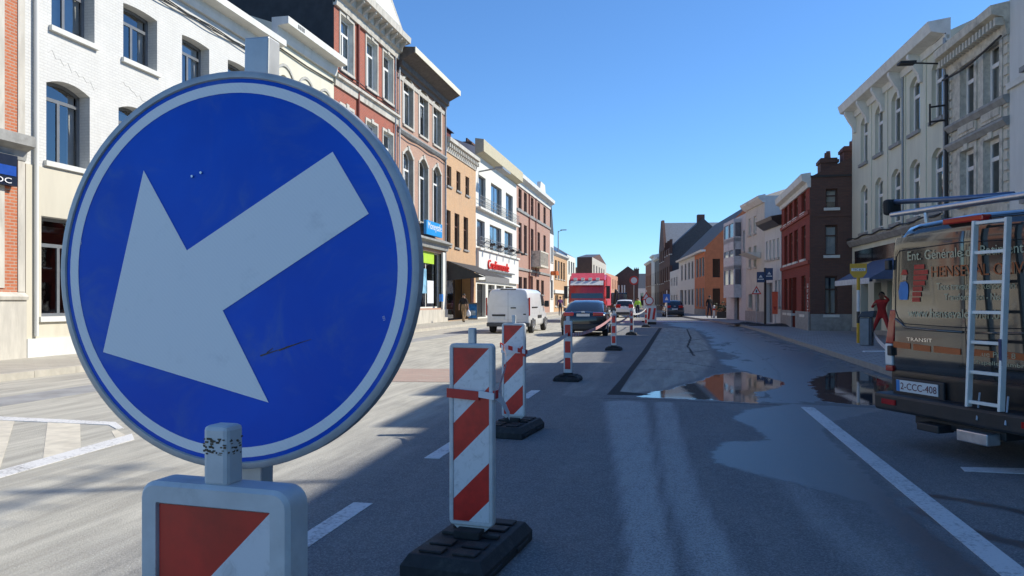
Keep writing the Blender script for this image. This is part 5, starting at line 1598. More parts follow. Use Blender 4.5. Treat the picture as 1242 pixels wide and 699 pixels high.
# white panel van
vw = empty('white_van', (-7.05, 32.9, 0), R(0), 'white panel van stopped on the dusty left lane', 'van')
hw = .96
st = [(hw * .95, .38, 1.86, .12, -.005), (hw * .985, .32, 1.93, .11, .03), (hw, .3, 1.965, .1, .15), (hw, .3, 1.97, .1, 2.9), (hw, .3, 1.93, .1, 3.5), (hw * .99, .3, 1.55, .12, 4.15), (hw * .98, .3, 1.12, .1, 4.55), (hw * .95, .32, 1.0, .08, 5.0), (hw * .86, .36, .8, .08, 5.2)]
MB().loft([vring(*s) for s in st]).build('body', WHITE_P, vw, smooth=True, auto=45)
MB().box(-.003, .003, -.012, .0, .5, 1.8).build('door_seam', PLASTIC, vw)
MB().box(-hw - .0, hw + .0, -.07, .25, .3, .48).build('bumper', mat('grey bumper plastic', (.07, .07, .072), .6, dirt=(.2, .19, .17, .4)), vw, bevel=.04)
for z_ in (.62, 1.2): MB().box(-.7, .7, -.012, -.0055, z_, z_ + .004).build('press_line', mat('panel seam grey', (.35, .36, .37), .5), vw)
MB().box(-.72, -.12, -.03, -.006, .76, .84).build('plate_lamp', PLASTIC, vw, bevel=.01)
MB().box(-.68, -.16, -.025, -.006, .62, .74).build('number_plate', PLATE, vw)
MB().box(.12, .36, -.035, -.006, 1.1, 1.15).build('handle', PLASTIC, vw, bevel=.01); MB().box(.68, .8, -.02, -.006, .82, .87).build('badge', PLASTIC, vw)
MB().box(-.35, .35, -.02, .05, 1.925, 1.965).build('brake_lamp', mat('dark brake lamp', (.04, .02, .02), .3), vw, bevel=.01)
for sx in (-1, 1):
    MB().box(sx * hw - .05, sx * hw + .012, .005, .12, .78, 1.58).build('tail_lamp', TAIL, vw, bevel=.02)
    for yy_ in (.85, 4.2): wheel(vw, sx * (hw - .09), yy_, .34, side=sx)
    MB().box(sx * (hw + .02) - .03, sx * (hw + .02) + .02, .35, 1.35, .3, .6).box(sx * (hw + .02) - .03, sx * (hw + .02) + .02, 3.7, 4.7, .3, .6).build('arch_trim', mat('grey bumper plastic', (.07, .07, .072), .6), vw, bevel=.03)
    MB().prism([(sx * (hw * .955), 3.2, 1.2), (sx * (hw * .95), 4.25, 1.2), (sx * (hw * .93), 3.75, 1.68), (sx * (hw * .92), 3.2, 1.74)], (sx * .03, 0, 0)).build('side_glass', DARKGLASS, vw)
    MB().box(sx * (hw + .14) - .1, sx * (hw + .14) + .1, 3.75, 3.95, 1.15, 1.45).build('mirror', PLASTIC, vw, bevel=.03)
    MB().box(sx * (hw + .004) - .01, sx * (hw + .004) + .012, .6, 2.0, 1.12, 1.17).build('slide_rail', PLASTIC, vw)
    MB().box(sx * (hw + .004) - .012, sx * (hw + .004) + .014, 2.1, 3.1, .64, .78).build('rub_strip', PLASTIC, vw)
MB().prism([(-.8, 3.62, 1.9), (.8, 3.62, 1.9), (.86, 4.55, 1.18), (-.86, 4.55, 1.18)], (0, .03, .02)).build('windscreen', DARKGLASS, vw)

# red lorry facing the camera
TRED = mat('red lorry paint', (.5, .02, .025), .3, var=.06, coat=.6); TPK = mat('faded pink red tarpaulin', (.5, .06, .09), .6, var=.1)
tr = empty('red_lorry', (-5.6, 51.4, 0), R(2), 'red lorry with a white sun visor facing up the street', 'lorry')
m = MB()
def bring(w, z0, z1, y, r=.12): return [(x, y, z) for x, z in rrect(w, z0, z1, r, 3)]
m.loft([bring(2.3, .5, 2.75, 0, .2), bring(2.46, .45, 2.9, .12), bring(2.48, .45, 2.95, .6), bring(2.48, .45, 3.2, 1.1), bring(2.48, .45, 3.25, 2.2)])
m.build('cab', TRED, tr, smooth=True, auto=40)
MB().prism([(-1.08, -.02, 1.62), (1.08, -.02, 1.62), (1.0, .03, 2.48), (-1.0, .03, 2.48)], (0, .06, 0)).build('windscreen', mat('lorry windscreen', (.015, .03, .07), .08, spec=.8), tr)
MB().prism([(-1.1, -.22, 2.5), (1.1, -.22, 2.5), (1.1, .0, 2.78), (-1.1, .0, 2.78)], (0, .05, .02)).build('sun_visor', mat('white visor', (.7, .7, .68), .4), tr)
MB().prism([(-1.15, .2, 2.9), (1.15, .2, 2.9), (1.1, 1.0, 3.35), (-1.1, 1.0, 3.35)], (0, .3, 0)).build('roof_spoiler', TPK, tr)
for k in range(4): MB().box(-.9 + .5 * k, -.66 + .5 * k, .0, .12, 2.82, 3.0).build('roof_lamp', LAMPW, tr, bevel=.02)
MB().box(-.85, .85, -.05, .05, .95, 1.5).build('grille', SIGN_W, tr, bevel=.03)
for k in range(4): MB().box(-.75, .75, -.065, -.052, 1.02 + .12 * k, 1.06 + .12 * k).build('grille_bar', PLASTIC, tr)
MB().box(-1.22, 1.22, -.12, .2, .4, .85).build('bumper', SIGN_W, tr, bevel=.05)
for sx in (-1, 1):
    MB().box(sx * .95 - .2, sx * .95 + .2, -.14, -.1, .55, .75).build('headlight', LAMPW, tr, bevel=.02)
    m = MB().box(sx * 1.42 - .12, sx * 1.42 + .12, -.1, .05, 1.6, 2.45).tube([(sx * 1.2, .1, 2.4), (sx * 1.42, 0, 2.4)], .03, 6).tube([(sx * 1.2, .1, 1.7), (sx * 1.42, 0, 1.7)], .03, 6); m.build('mirror', PLASTIC, tr)
    for yy_ in (.95, 5.6, 6.9): wheel(tr, sx * 1.05, yy_, .5, .34, sx)
MB().box(-1.24, 1.24, 2.5, 8.5, 1.1, 3.3).build('load_body', TPK, tr, bevel=.05)
MB().box(-.5, .5, 2.1, 8.4, .6, 1.09).build('chassis', PLASTIC, tr)

# dark lorry and blue van waiting further back
dv = at(751, 118)
b2 = empty('dark_lorry', (dv.x, dv.y, 0), R(3), 'dark blue tipper lorry far off below the brown gable house', 'lorry')
m = MB(); m.loft([bring(2.3, .5, 2.6, 0, .15), bring(2.4, .45, 2.75, .15), bring(2.4, .45, 2.8, 1.9)]); m.build('cab', BLUE_P, b2)
MB().box(-1.0, 1.0, -.03, .04, 1.6, 2.4).build('windscreen', mat('lorry windscreen', (.015, .03, .07), .08), b2)
MB().box(-1.05, 1.05, -.06, .02, .5, .9).build('bumper', SIGN_W, b2); MB().box(-1.2, 1.2, 2.1, 6, 1.0, 2.6).build('tipper_body', PLASTIC, b2)
for sx in (-1, 1):
    for yy_ in (.9, 4.6): wheel(b2, sx * 1.0, yy_, .5, .3, sx)
dc = at(739.5, 80)
exm = empty('excavator', (dc.x, dc.y, 0), R(10), 'small excavator with raised boom beside the white hatchback', 'excavator')
MB().box(-.7, -.3, -.9, .9, 0.003, .5).build('track', TYRE, exm, bevel=.1); MB().box(.3, .7, -.9, .9, .003, .5).build('track', TYRE, exm, bevel=.1)
MB().box(-.7, .7, -.6, 1.1, .55, 1.2).build('body', mat('dull brown machine paint', (.12, .05, .03), .5), exm, bevel=.08)
MB().box(-.65, .2, -.4, .7, 1.2, 2.3).build('cab', DARKGLASS, exm, bevel=.08)
MB().tube([(.4, -.5, 1.0), (.5, -1.3, 2.6), (.7, -1.9, 2.2)], [.12, .12, .09], 6).tube([(.7, -1.9, 2.2), (.75, -2.0, .9)], .08, 6).build('boom', CABLE, exm)
MB().prism([(.5, -2.3, .4), (.5, -1.8, .4), (.5, -1.75, .9), (.5, -2.1, .95)], (.5, 0, 0)).build('bucket', CABLE, exm)

# ------------------------------------------------------------------ the tradesman's van
ALPHA = R(64)
VX, VY = 2.61, 7.51
vn = empty('tradesman_van', (VX, VY, 0.0), -ALPHA, 'dark grey tradesman van with gold lettering, parked nose to the houses', 'van')
vn.rotation_euler = (R(1.9), 0, -ALPHA)
VANP = mat('dark bronze metallic paint', (.105, .103, .096), .14, metal=.7, var=.05, scale=2, coat=1.0, dirt=(.12, .11, .095, .25))
hw = 1.0
st = [(hw * .93, .42, 2.03, .13, .0), (hw * .97, .37, 2.11, .125, .03), (hw * .995, .33, 2.155, .12, .1), (hw, .3, 2.17, .12, .25), (hw, .3, 2.18, .12, 3.3), (hw, .3, 2.12, .12, 3.7), (hw * .99, .3, 1.6, .12, 4.4), (hw * .97, .3, 1.2, .1, 4.7), (hw * .9, .34, 1.0, .08, 5.15), (hw * .82, .4, .85, .08, 5.25)]
MB().loft([vring(*s) for s in st]).build('body', VANP, vn, smooth=True, auto=45)
# the two rear doors, gently bowed
def door_panel(x0, x1, z0, z1, name, m_, y=-.012, bow=.03, parent=vn, tum=.11, r=.03, ztop=True, n=14):
    mb_ = MB(); cols, rows = n, 18; g_ = []
    for j in range(rows + 1):
        v = j / rows; z = z0 + (z1 - z0) * v; line = []
        k = 1 - (max(0, (z - 1.05)) / 1.1) ** 1.6 * tum
        for i_ in range(cols + 1):
            u = i_ / cols; x = (x0 + (x1 - x0) * u) * k
            ed = min(u, 1 - u) * abs(x1 - x0); ev = min(v, 1 - v) * (z1 - z0)
            dr = .0
            for q in (ed, ev): dr += .010 * max(0, 1 - q / r) ** 2
            yy_ = y - bow * (1 - x * x) * (1 - ((z - 1.2) / 1.6) ** 2) + dr
            line.append((x, yy_, z))
        g_.append(line)
    mb_.loft(g_, closed=False, caps=False)
    # rim so that the panel has thickness
    rim_ = g_[0] + [l[-1] for l in g_[1:]] + g_[-1][-2::-1] + [l[0] for l in g_[-2:0:-1]]
    mb_.loft([rim_, [(a, .02, c_) for a, b_, c_ in rim_]], caps=False)
    return mb_.build(name, m_, parent, smooth=True, auto=60)
dl = door_panel(-.935, -.004, .72, 2.03, 'rear_door', VANP)
dr_ = door_panel(.004, .935, .72, 2.03, 'rear_door', VANP)
LOWER = mat('black door skirt', (.014, .014, .015), .35, var=.15, dirt=(.06, .055, .05, .35))
door_panel(-.95, -.004, .43, .717, 'door_skirt', LOWER, tum=0); door_panel(.004, .95, .43, .717, 'door_skirt', LOWER, tum=0)
def vy(x, z, y=-.012, bow=.03): return y - bow * (1 - x * x) * (1 - ((z - 1.2) / 1.6) ** 2)
# pressed window outlines: each groove's shade drawn as a dark line
GROOVE_SHADE = mat('panel groove', (.01, .01, .01), .5)
for sx, par in ((-1, dl), (1, dr_)):
    out_ = [(.0, 1.93), (.78, 1.9), (.83, 1.84), (.86, 1.32), (.82, 1.24), (.74, 1.185), (.0, 1.17)]
    pts = [(sx * (x + (.012 if x == 0 else 0)), vy(x, z) - .001, z) for x, z in out_]
    MB().tube(pts, .005, 6).build('groove', GROOVE_SHADE, par)
    MB().tube([(sx * x, vy(x, z) - .004, z) for x, z in ((.02, 1.13), (.4, 1.135), (.72, 1.15), (.86, 1.23))], .011, 8).build('crease', VANP, par, smooth=True)
GOLD = mat('pale gold lettering', (.55, .5, .32), .5, var=.04); ORG = mat('orange lettering', (.5, .12, .03), .5, var=.06); CHR = mat('chrome badge', (.75, .75, .75), .15, metal=1.0)
def vtext(body, x0, x1, z, hh, m_, nm='lettering'):
    return text(body, .1, m_, vn, (x0, vy((x0 + x1) / 2, z) - .006, z), (R(90), 0, 0), width=x1 - x0, height=hh, ext=.0006, name=nm)
vtext('Ent. Générale du Batiment', -.66, .6, 1.80, .088, GOLD)
vtext('HENSEVAL OLIVIER', -.37, .78, 1.63, .10, ORG)
vtext('Tous travaux de Rénovation', -.30, .52, 1.51, .062, GOLD)
vtext('Transformation - Neuf', -.21, .42, 1.415, .06, GOLD)
vtext('www.hensevalolivier.be', -.66, .42, 1.255, .08, GOLD)
vtext('TRANSIT', -.70, -.38, 1.02, .034, CHR, 'badge')
vtext('Rue Pilet 8', .12, .5, .93, .045, GOLD); vtext('Chapelle-Sambre', .06, .62, .86, .045, GOLD)
m = MB()
for a, b, z_ in ((-.9, -.66, .945), (-.62, -.4, .935), (-.36, -.05, .93), (.03, .3, .93), (.36, .62, .925), (.66, .9, .92)):
    m.prism([(a, vy(a, .95) - .005, z_), (b, vy(b, .95) - .005, z_ - .005), (b, vy(b, .95) - .005, z_ + .05), (a, vy(a, .95) - .005, z_ + .06)], (0, .003, 0))
m.build('orange_stripe', ORG, vn)
LB = mat('logo blue', (.03, .2, .5), .5); LR = mat('logo red', (.5, .03, .02), .5); LS = mat('logo skin', (.6, .4, .25), .5)
def blob(pts, m_, y=-.007):
    MB().prism([(x, vy(x, z) + y, z) for x, z in pts], (0, .002, 0)).build('logo', m_, vn)
blob([(-.79, 1.42), (-.68, 1.42), (-.665, 1.5), (-.67, 1.57), (-.7, 1.6), (-.77, 1.59), (-.8, 1.5)], LB)
blob([(-.745, 1.61), (-.69, 1.61), (-.685, 1.655), (-.74, 1.66)], LS); blob([(-.76, 1.665), (-.67, 1.665), (-.685, 1.71), (-.735, 1.715)], LR)
for k in range(7):
    z_ = 1.4 + .052 * k; a = -.615 + .006 * k
    wv_ = [.10, .11, .12, .15, .17, .18, .13][k]
    blob([(a, z_), (a + wv_, z_), (a + wv_, z_ + .042), (a, z_ + .042)], LR)
# handle, lamps, plate, bumper, tow hook
MB().box(.05, .3, -.09, -.03, 1.02, 1.07).build('handle', PLASTIC, vn, bevel=.015)
for sx in (-1, 1):
    MB().hexa([(sx * .955 - .05, -.03, .98), (sx * .955 + .055, -.03, .98), (sx * .955 + .06, .14, .98), (sx * .955 - .05, .14, .98)], [(sx * .91 - .03, -.02, 1.32), (sx * .91 + .06, -.02, 1.32), (sx * .92 + .065, .14, 1.32), (sx * .91 - .03, .14, 1.32)]).build('tail_lamp', TAIL, vn, bevel=.012)
    MB().box(sx * .965 - .05, sx * .965 + .05, -.03, .14, .76, .978).build('reverse_lamp', LAMPW, vn, bevel=.012)
    MB().box(sx * .965 - .05, sx * .965 + .05, -.028, .14, .70, .758).build('tail_lamp', TAIL, vn, bevel=.01)
    MB().box(sx * .78 - .09, sx * .78 + .09, -.205, -.19, .40, .45).build('reflector', TAIL, vn)
    for z_ in (1.72, .86): MB().box(sx * .93 - .03, sx * .93 + .03, -.05, .0, z_, z_ + .1).build('hinge', PLASTIC, vn, bevel=.01)
    for yy_ in (.95, 4.25): wheel(vn, sx * .86, yy_, .34, .22, sx)
MB().box(-1.0, 1.0, -.19, .2, .33, .50).build('bumper', PLASTIC, vn, bevel=.03)
MB().box(-.86, -.22, -.075, -.045, .44, .66).build('plate_recess', PLASTIC, vn, bevel=.01)
pl_ = MB().box(-.80, -.28, -.085, -.076, .525, .635).build('number_plate', PLATE, vn)
MB().box(-.80, -.755, -.0865, -.0851, .526, .634).build('plate_band', LB, pl_)
text('2-CCC-408', .1, mat('dark red plate print', (.12, .01, .015), .5), pl_, (-.745, -.087, .548), (R(90), 0, 0), width=.45, height=.066, ext=.0005)
MB().box(-.55, .45, -.1, .3, .24, .32).box(-.38, -.12, -.24, -.06, .22, .29).build('tow_bar', PLASTIC, vn, bevel=.01)
MB().box(.08, .4, -.24, -.1, .2, .3).build('step_plate', ALU, vn, bevel=.01)
MB().box(-.22, .22, -.04, .06, 2.10, 2.155).build('brake_lamp', TAIL, vn, bevel=.012)
MB().prism([(-.8, 3.85, 2.05), (.8, 3.85, 2.05), (.86, 4.68, 1.25), (-.86, 4.68, 1.25)], (0, .03, .02)).build('windscreen', DARKGLASS, vn)
for sx in (-1, 1): MB().box(sx * 1.15 - .1, sx * 1.15 + .1, 3.9, 4.05, 1.25, 1.6).build('mirror', PLASTIC, vn, bevel=.03)
# roof rack
rk = MB()
for yy_ in (.35, 1.7, 3.0):
    rk.tube([(-1.0, yy_, 2.3), (1.0, yy_, 2.3)], .024, 8)
    for sx in (-1, 1): rk.tube([(sx * .82, yy_, 2.12), (sx * .84, yy_, 2.3)], .02, 6)
rk.tube([(-.9, .0, 2.27), (1.05, .0, 2.27)], .026, 10)
rk.build('roof_rack', ALU, vn, smooth=True, auto=50)
MB().tube([(-.93, .06, 2.40), (-.1, .06, 2.33), (.4, .1, 2.30)], .024, 8).build('rack_tube', mat('blue grey tube', (.12, .16, .25), .35, metal=.6), vn, smooth=True)
MB().box(-1.0, -.91, -.03, .14, 2.27, 2.43).build('end_cap', TYRE, vn, bevel=.03)
# ladder leaning on the rear doors: a thing of its own
ld = empty('ladder', (VX, VY, 0), -ALPHA, 'white aluminium ladder hung upright on the rear door of the grey van', 'ladder')
ld.rotation_euler = vn.rotation_euler
LAD = mat('pale ladder aluminium', (.82, .81, .75), .4, metal=.1, var=.06, dirt=(.45, .43, .38, .4))
za, zb_ = .505, 2.10
def ly(z): return -.19 + (.125) * (z - za) / (zb_ - za)
for x in (.175, .50):
    m = MB(); m.hexa([(x - .013, ly(za) - .035, za), (x + .013, ly(za) - .035, za), (x + .013, ly(za) + .02, za), (x - .013, ly(za) + .02, za)], [(x - .013, ly(zb_) - .035, zb_), (x + .013, ly(zb_) - .035, zb_), (x + .013, ly(zb_) + .02, zb_), (x - .013, ly(zb_) + .02, zb_)]); m.build('rail', LAD, ld, bevel=.003)
for k in range(7):
    z_ = za + .03 + .255 * k
    MB().box(.188, .487, ly(z_) - .02, ly(z_) + .008, z_, z_ + .028).build('rung', LAD, ld, bevel=.003)
MB().box(.486, .5135, ly(.95) - .037, ly(.95) - .033, .88, 1.1).build('maker_label', mat('dark blue label', (.02, .04, .12), .5), ld)
for x in (.2, .48): MB().tube([(x, -.10, .62), (x + .06, -.20, .4)], .008, 6).build('strap', mat('pale strap', (.5, .52, .56), .6), ld)
# ------------------------------------------------------------------ people
SKIN = mat('skin', (.42, .25, .17), .6, var=.08); SKIN2 = mat('brown skin', (.2, .105, .065), .6, var=.08)
HAIR = mat('dark hair', (.015, .012, .01), .7, var=.3)
def person(loc, rz, label, J, mats, h=1.75, hairm=HAIR, extra=None):
    """J: joint -> position for a 1.75 m figure facing -y; mats: shirt, trousers, shoes, skin"""
    k = h / 1.75
    P = {a: Vector(b) * k for a, b in J.items()}
    rad = dict(pelvis=.135, waist=.12, chest=.15, neck=.055, head0=.075, head1=.1, head2=.085, shL=.07, shR=.07, elL=.045, elR=.045, wrL=.032, wrR=.032, haL=.036, haR=.036,
               hipL=.1, hipR=.1, knL=.062, knR=.062, anL=.043, anR=.043, toL=.035, toR=.035)
    E = [('pelvis', 'waist'), ('waist', 'chest'), ('chest', 'neck'), ('neck', 'head0'), ('head0', 'head1'), ('head1', 'head2')]
    for s in 'LR':
        E += [('chest', 'sh' + s), ('sh' + s, 'el' + s), ('el' + s, 'wr' + s), ('wr' + s, 'ha' + s), ('pelvis', 'hip' + s), ('hip' + s, 'kn' + s), ('kn' + s, 'an' + s), ('an' + s, 'to' + s)]
    names = list(P); col = {}
    for s in 'LR':      # fingers and thumb
        d = (P['ha' + s] - P['wr' + s]).normalized(); sd = d.cross(Vector((0, 1, 0)))
        sd = sd.normalized() if sd.length > .1 else Vector((1, 0, 0))
        for i_, (o_, ln) in enumerate(((-.03, .06), (-.01, .075), (.01, .072), (.03, .055))):
            a = f'f{s}{i_}'; P[a] = P['ha' + s] + (d * ln + sd * o_ + Vector((0, -.015, 0))) * k; names.append(a); rad[a] = .009; E.append(('ha' + s, a))
        a = f't{s}'; P[a] = P['wr' + s] * .4 + P['ha' + s] * .6 + (sd * -.05 + d * .03) * k; names.append(a); rad[a] = .01; E.append(('ha' + s, a))
    idx = {n: i_ for i_, n in enumerate(names)}
    me = bpy.data.meshes.new('person')
    me.from_pydata([P[n] for n in names], [(idx[a], idx[b]) for a, b in E], [])
    o = bpy.data.objects.new('person', me); COL.objects.link(o)
    o.modifiers.new('skin', 'SKIN')
    sv = me.skin_vertices[0].data
    for n in names:
        r = rad[n] * k; sv[idx[n]].radius = (r, r); sv[idx[n]].use_root = (n == 'pelvis')
    sd_ = o.modifiers.new('sub', 'SUBSURF'); sd_.levels = 2; sd_.render_levels = 2
    dg = bpy.context.evaluated_depsgraph_get()
    m2 = bpy.data.meshes.new_from_object(o.evaluated_get(dg))
    bpy.data.objects.remove(o)
    m2.materials.clear()
    for m_ in mats: m2.materials.append(m_)
    def kind(a, b):
        q = {a[:2], b[:2]}
        if 'to' in q: return 2
        if a[:3] in ('hip', 'pel') and b[:3] in ('hip', 'wai', 'pel') or a[:2] in ('kn', 'hi') : return 1
        if a.startswith(('neck', 'head', 'wr', 'ha')) : return 3
        if a.startswith('el'): return 4
        return 0
    segs = [(P[a], P[b], kind(a, b)) for a, b in E]
    for p in m2.polygons:
        c = p.center; best = 1e9; kk = 0
        for a, b, q in segs:
            e = b - a; u = max(0, min(1, (c - a).dot(e) / max(1e-9, e.length_squared)))
            dd = (c - a - e * u).length
            if dd < best: best, kk = dd, q
        p.material_index = kk; p.use_smooth = True
    body = put('person', m2, None, loc, (0, 0, rz)); tag(body, label, 'person')
    hd, f_ = P['head1'], (P['head2'] - P['head0']).normalized()
    # hair cap, face
    m = MB(); rings = []
    for j in range(5):
        a = R(8 + 20 * j); rings.append([hd + Vector((math.sin(a) * .108 * math.cos(2 * math.pi * i_ / 14), math.sin(a) * .118 * math.sin(2 * math.pi * i_ / 14) + .012, math.cos(a) * .125 + .01)) * k for i_ in range(14)])
    m.loft(rings); m.build('hair', hairm, body, smooth=True)
    fy = -.098 * k
    MB().prism([hd + Vector((-.014, fy, -.035)), hd + Vector((.014, fy, -.035)), hd + Vector((0, fy, .01))], (0, -.02 * k, -.006 * k)).build('nose', mats[3], body)
    for sx in (-1, 1):
        MB().box(hd.x + sx * .035 - .012, hd.x + sx * .035 + .012, hd.y + fy - .004, hd.y + fy + .02, hd.z + .0, hd.z + .012).build('eye', HAIR, body)
        MB().box(hd.x + sx * .098 * k - .01, hd.x + sx * .098 * k + .01, hd.y - .02, hd.y + .02, hd.z - .03, hd.z + .03).build('ear', mats[3], body, bevel=.006)
    MB().box(hd.x - .022, hd.x + .022, hd.y + fy - .002, hd.y + fy + .02, hd.z - .06, hd.z - .052).build('mouth', mat('lips', (.25, .08, .06), .6), body)
    return body, P
STAND = dict(pelvis=(0, 0, .95), waist=(0, 0, 1.1), chest=(0, .01, 1.32), neck=(0, .0, 1.48), head0=(0, -.01, 1.55), head1=(0, -.015, 1.63), head2=(0, -.01, 1.7),
             shL=(.17, .01, 1.41), shR=(-.17, .01, 1.41), elL=(.25, .03, 1.14), elR=(-.25, .03, 1.14), wrL=(.27, -.05, .9), wrR=(-.27, -.05, .9), haL=(.27, -.08, .82), haR=(-.27, -.08, .82),
             hipL=(.09, 0, .88), hipR=(-.09, 0, .88), knL=(.1, -.02, .48), knR=(-.1, -.02, .48), anL=(.1, .02, .08), anR=(-.1, .02, .08), toL=(.11, -.13, .035), toR=(-.11, -.13, .035))
WALK = dict(STAND, knL=(.1, -.15, .5), anL=(.1, -.1, .1), toL=(.11, -.26, .04), knR=(-.1, .04, .48), anR=(-.1, .24, .12), toR=(-.11, .13, .035), elL=(.25, .08, 1.14), wrL=(.28, .06, .9), haL=(.28, .05, .82))
REACH = dict(STAND, pelvis=(0, .05, .88), waist=(.0, .0, 1.03), chest=(.0, -.08, 1.22), neck=(.02, -.12, 1.38), head0=(.03, -.14, 1.44), head1=(.035, -.15, 1.52), head2=(.03, -.14, 1.59), shL=(.17, -.1, 1.32), shR=(-.16, -.08, 1.3),
             elL=(.3, -.25, 1.36), wrL=(.2, -.4, 1.5), haL=(.14, -.44, 1.54), elR=(-.26, -.2, 1.1), wrR=(-.15, -.38, 1.2), haR=(-.08, -.43, 1.22),
             hipL=(.09, .05, .82), hipR=(-.1, .05, .82), knL=(.22, -.12, .47), knR=(-.24, .05, .44), anL=(.3, .0, .08), anR=(-.42, .12, .08), toL=(.33, -.14, .035), toR=(-.47, -.02, .035))
DKSH = mat('black tee shirt', (.018, .016, .018), .85); KHAKI = mat('khaki trousers', (.3, .2, .11), .85); SHOE = mat('dark shoes', (.02, .018, .016), .6)
REDO = mat('red overalls', (.36, .02, .018), .8); HIVIS = mat('lime hi vis vest', (.4, .75, .05), .6); NAVY = mat('navy trousers', (.02, .025, .05), .8); PURP = mat('purple coat', (.14, .04, .13), .8)
p = gp(562.5, 391.5, .12)
man, Pm = person((p.x, p.y, .12), R(175), 'man in black tee and khaki trousers walking with a carrier bag', WALK, [DKSH, KHAKI, SHOE, SKIN, SKIN], h=1.76)
# bag hangs from his hand
hx = Vector((Pm['haL'].x, Pm['haL'].y, Pm['haL'].z)); Rz = Matrix.Rotation(R(175), 4, 'Z')
hw_ = Rz @ hx + Vector((p.x, p.y, .12))
hR = Rz @ Pm['haR'] + Vector((p.x, p.y, .12))
bag = empty('carrier_bag', (hR.x, hR.y, hR.z), 0, 'white plastic carrier bag hanging from the walking man\'s hand', 'bag')
rings = []
for z_, w, d in ((-.02, .02, .02), (-.1, .07, .05), (-.2, .13, .09), (-.34, .16, .11), (-.42, .13, .09), (-.45, .05, .04)):
    rings.append([(w * math.cos(2 * math.pi * q / 12) * (1 + .12 * math.sin(q * 5 + z_ * 20)), d * math.sin(2 * math.pi * q / 12), z_) for q in range(12)])
MB().loft(rings).build('sack', mat('white plastic film', (.75, .76, .78), .35), bag, smooth=True)
MB().tube([(-.02, 0, -.05), (-.01, 0, .02), (.01, 0, .02), (.02, 0, -.05)], .006, 6).build('handle', mat('white plastic film', (.75, .76, .78), .35), bag)
p = gp(1069.5, 411, .12)
person((p.x, p.y, .12), R(-30), 'person in red work overalls reaching forward beside the blue awning', REACH, [REDO, REDO, SHOE, SKIN2, REDO], h=1.72)
p = gp(773.5, 386)
person((p.x, p.y, 0), R(10), 'far road worker in a lime hi vis vest behind the tape', STAND, [HIVIS, NAVY, SHOE, SKIN, HIVIS])
p = gp(679.5, 383, .12)
person((p.x, p.y, .12), R(30), 'far pedestrian in a purple coat by the tan brick house', STAND, [PURP, NAVY, SHOE, SKIN, PURP])
p = gp(860.5, 386, .12)
person((p.x, p.y, .12), R(20), 'dark clothed pedestrian before the orange side wall', WALK, [DKSH, NAVY, SHOE, SKIN, DKSH])

# ------------------------------------------------------------------ street furniture
YEL = mat('yellow bus stop enamel', (.62, .36, .02), .45, var=.08, dirt=(.4, .25, .05, .4))
p = gp(1041, 416, .12)
bs = empty('bus_stop', (p.x, p.y, .12), R(-10), 'yellow bus stop sign on a yellow banded pole by the grey house', 'bus stop')
d_ = depth(p); zz = lambda py: CAM_H + (HZ - py) * d_ / FPX - .12
m = MB()
for i_, (a, b) in enumerate(((0, 387), (0, 0))): pass
MB().tube([(0, 0, 0), (0, 0, zz(392))], .05, 12).build('pole', YEL, bs)
MB().tube([(0, 0, zz(392)), (0, 0, zz(378))], .051, 12).build('pole_band', DARK_FR, bs); MB().tube([(0, 0, zz(378)), (0, 0, zz(352))], .05, 12).build('pole_band', SIGN_W, bs)
MB().tube([(0, 0, zz(352)), (0, 0, zz(330))], .05, 12).build('pole', YEL, bs)
hd = MB().prism([(-.24, -.06, zz(331)), (-.13, -.06, zz(337)), (.13, -.06, zz(337)), (.24, -.06, zz(331)), (.24, -.06, zz(320)), (-.24, -.06, zz(320))], (0, .04, 0)).build('sign_head', YEL, bs)
MB().box(-.2, .2, -.066, -.0605, zz(329), zz(325.5)).build('name_plate', SIGN_W, hd)
text('TEC BUS', .05, CABLE, hd, (-.15, -.068, zz(328.4)), (R(90), 0, 0), width=.3, height=.06, ext=.0005)
p = gp(1051, 419, .12)
pm = empty('litter_bin', (p.x, p.y, .12), R(-25), 'grey steel litter bin on the pavement beside the bus stop', 'litter bin')
BIN = mat('grey steel bin', (.2, .22, .24), .45, metal=.3, var=.1)
MB().prism([(-.16, -.15, .0), (.1, -.15, 0), (.1, .15, 0), (-.16, .15, 0)], (0, 0, .8)).build('body', BIN, pm, bevel=.02)
MB().box(.1, .17, -.13, .13, .0, .95).build('back_post', mat('blue black steel', (.03, .04, .06), .4), pm, bevel=.01)
MB().hexa([(-.2, -.19, .82), (.22, -.19, .82), (.22, .19, .82), (-.2, .19, .82)], [(-.1, -.19, .98), (.26, -.19, 1.02), (.26, .19, 1.02), (-.1, .19, .98)]).build('hood', mat('blue black steel', (.03, .04, .06), .4), pm, bevel=.02)
MB().box(-.165, -.155, -.1, .1, .6, .75).build('slot', CABLE, pm)
q0 = Vector((p.x, p.y, 0))
ribbon('barrier_tape', [tp(1055, 393, 24.0), tp(1060, 405, 22.5), tp(1066, 414, 21), tp(1075, 422, 19.5), tp(1090, 428, 18)], .12, 'white tape trailing from the litter bin towards the grey van', red=False)
lm = gp(1062, 427, .12)
o = MB().hexa([(-.35, -.06, .004), (.35, -.1, .004), (.36, .02, .004), (-.33, .06, .004)], [(-.33, -.05, .03), (.33, -.09, .03), (.34, .01, .03), (-.31, .05, .03)]).build('paper_scrap', WHT_T, None, (lm.x, lm.y, .12), (0, 0, R(20))); tag(o, 'white plastic strip lying on the right pavement by the bus stop', 'litter')

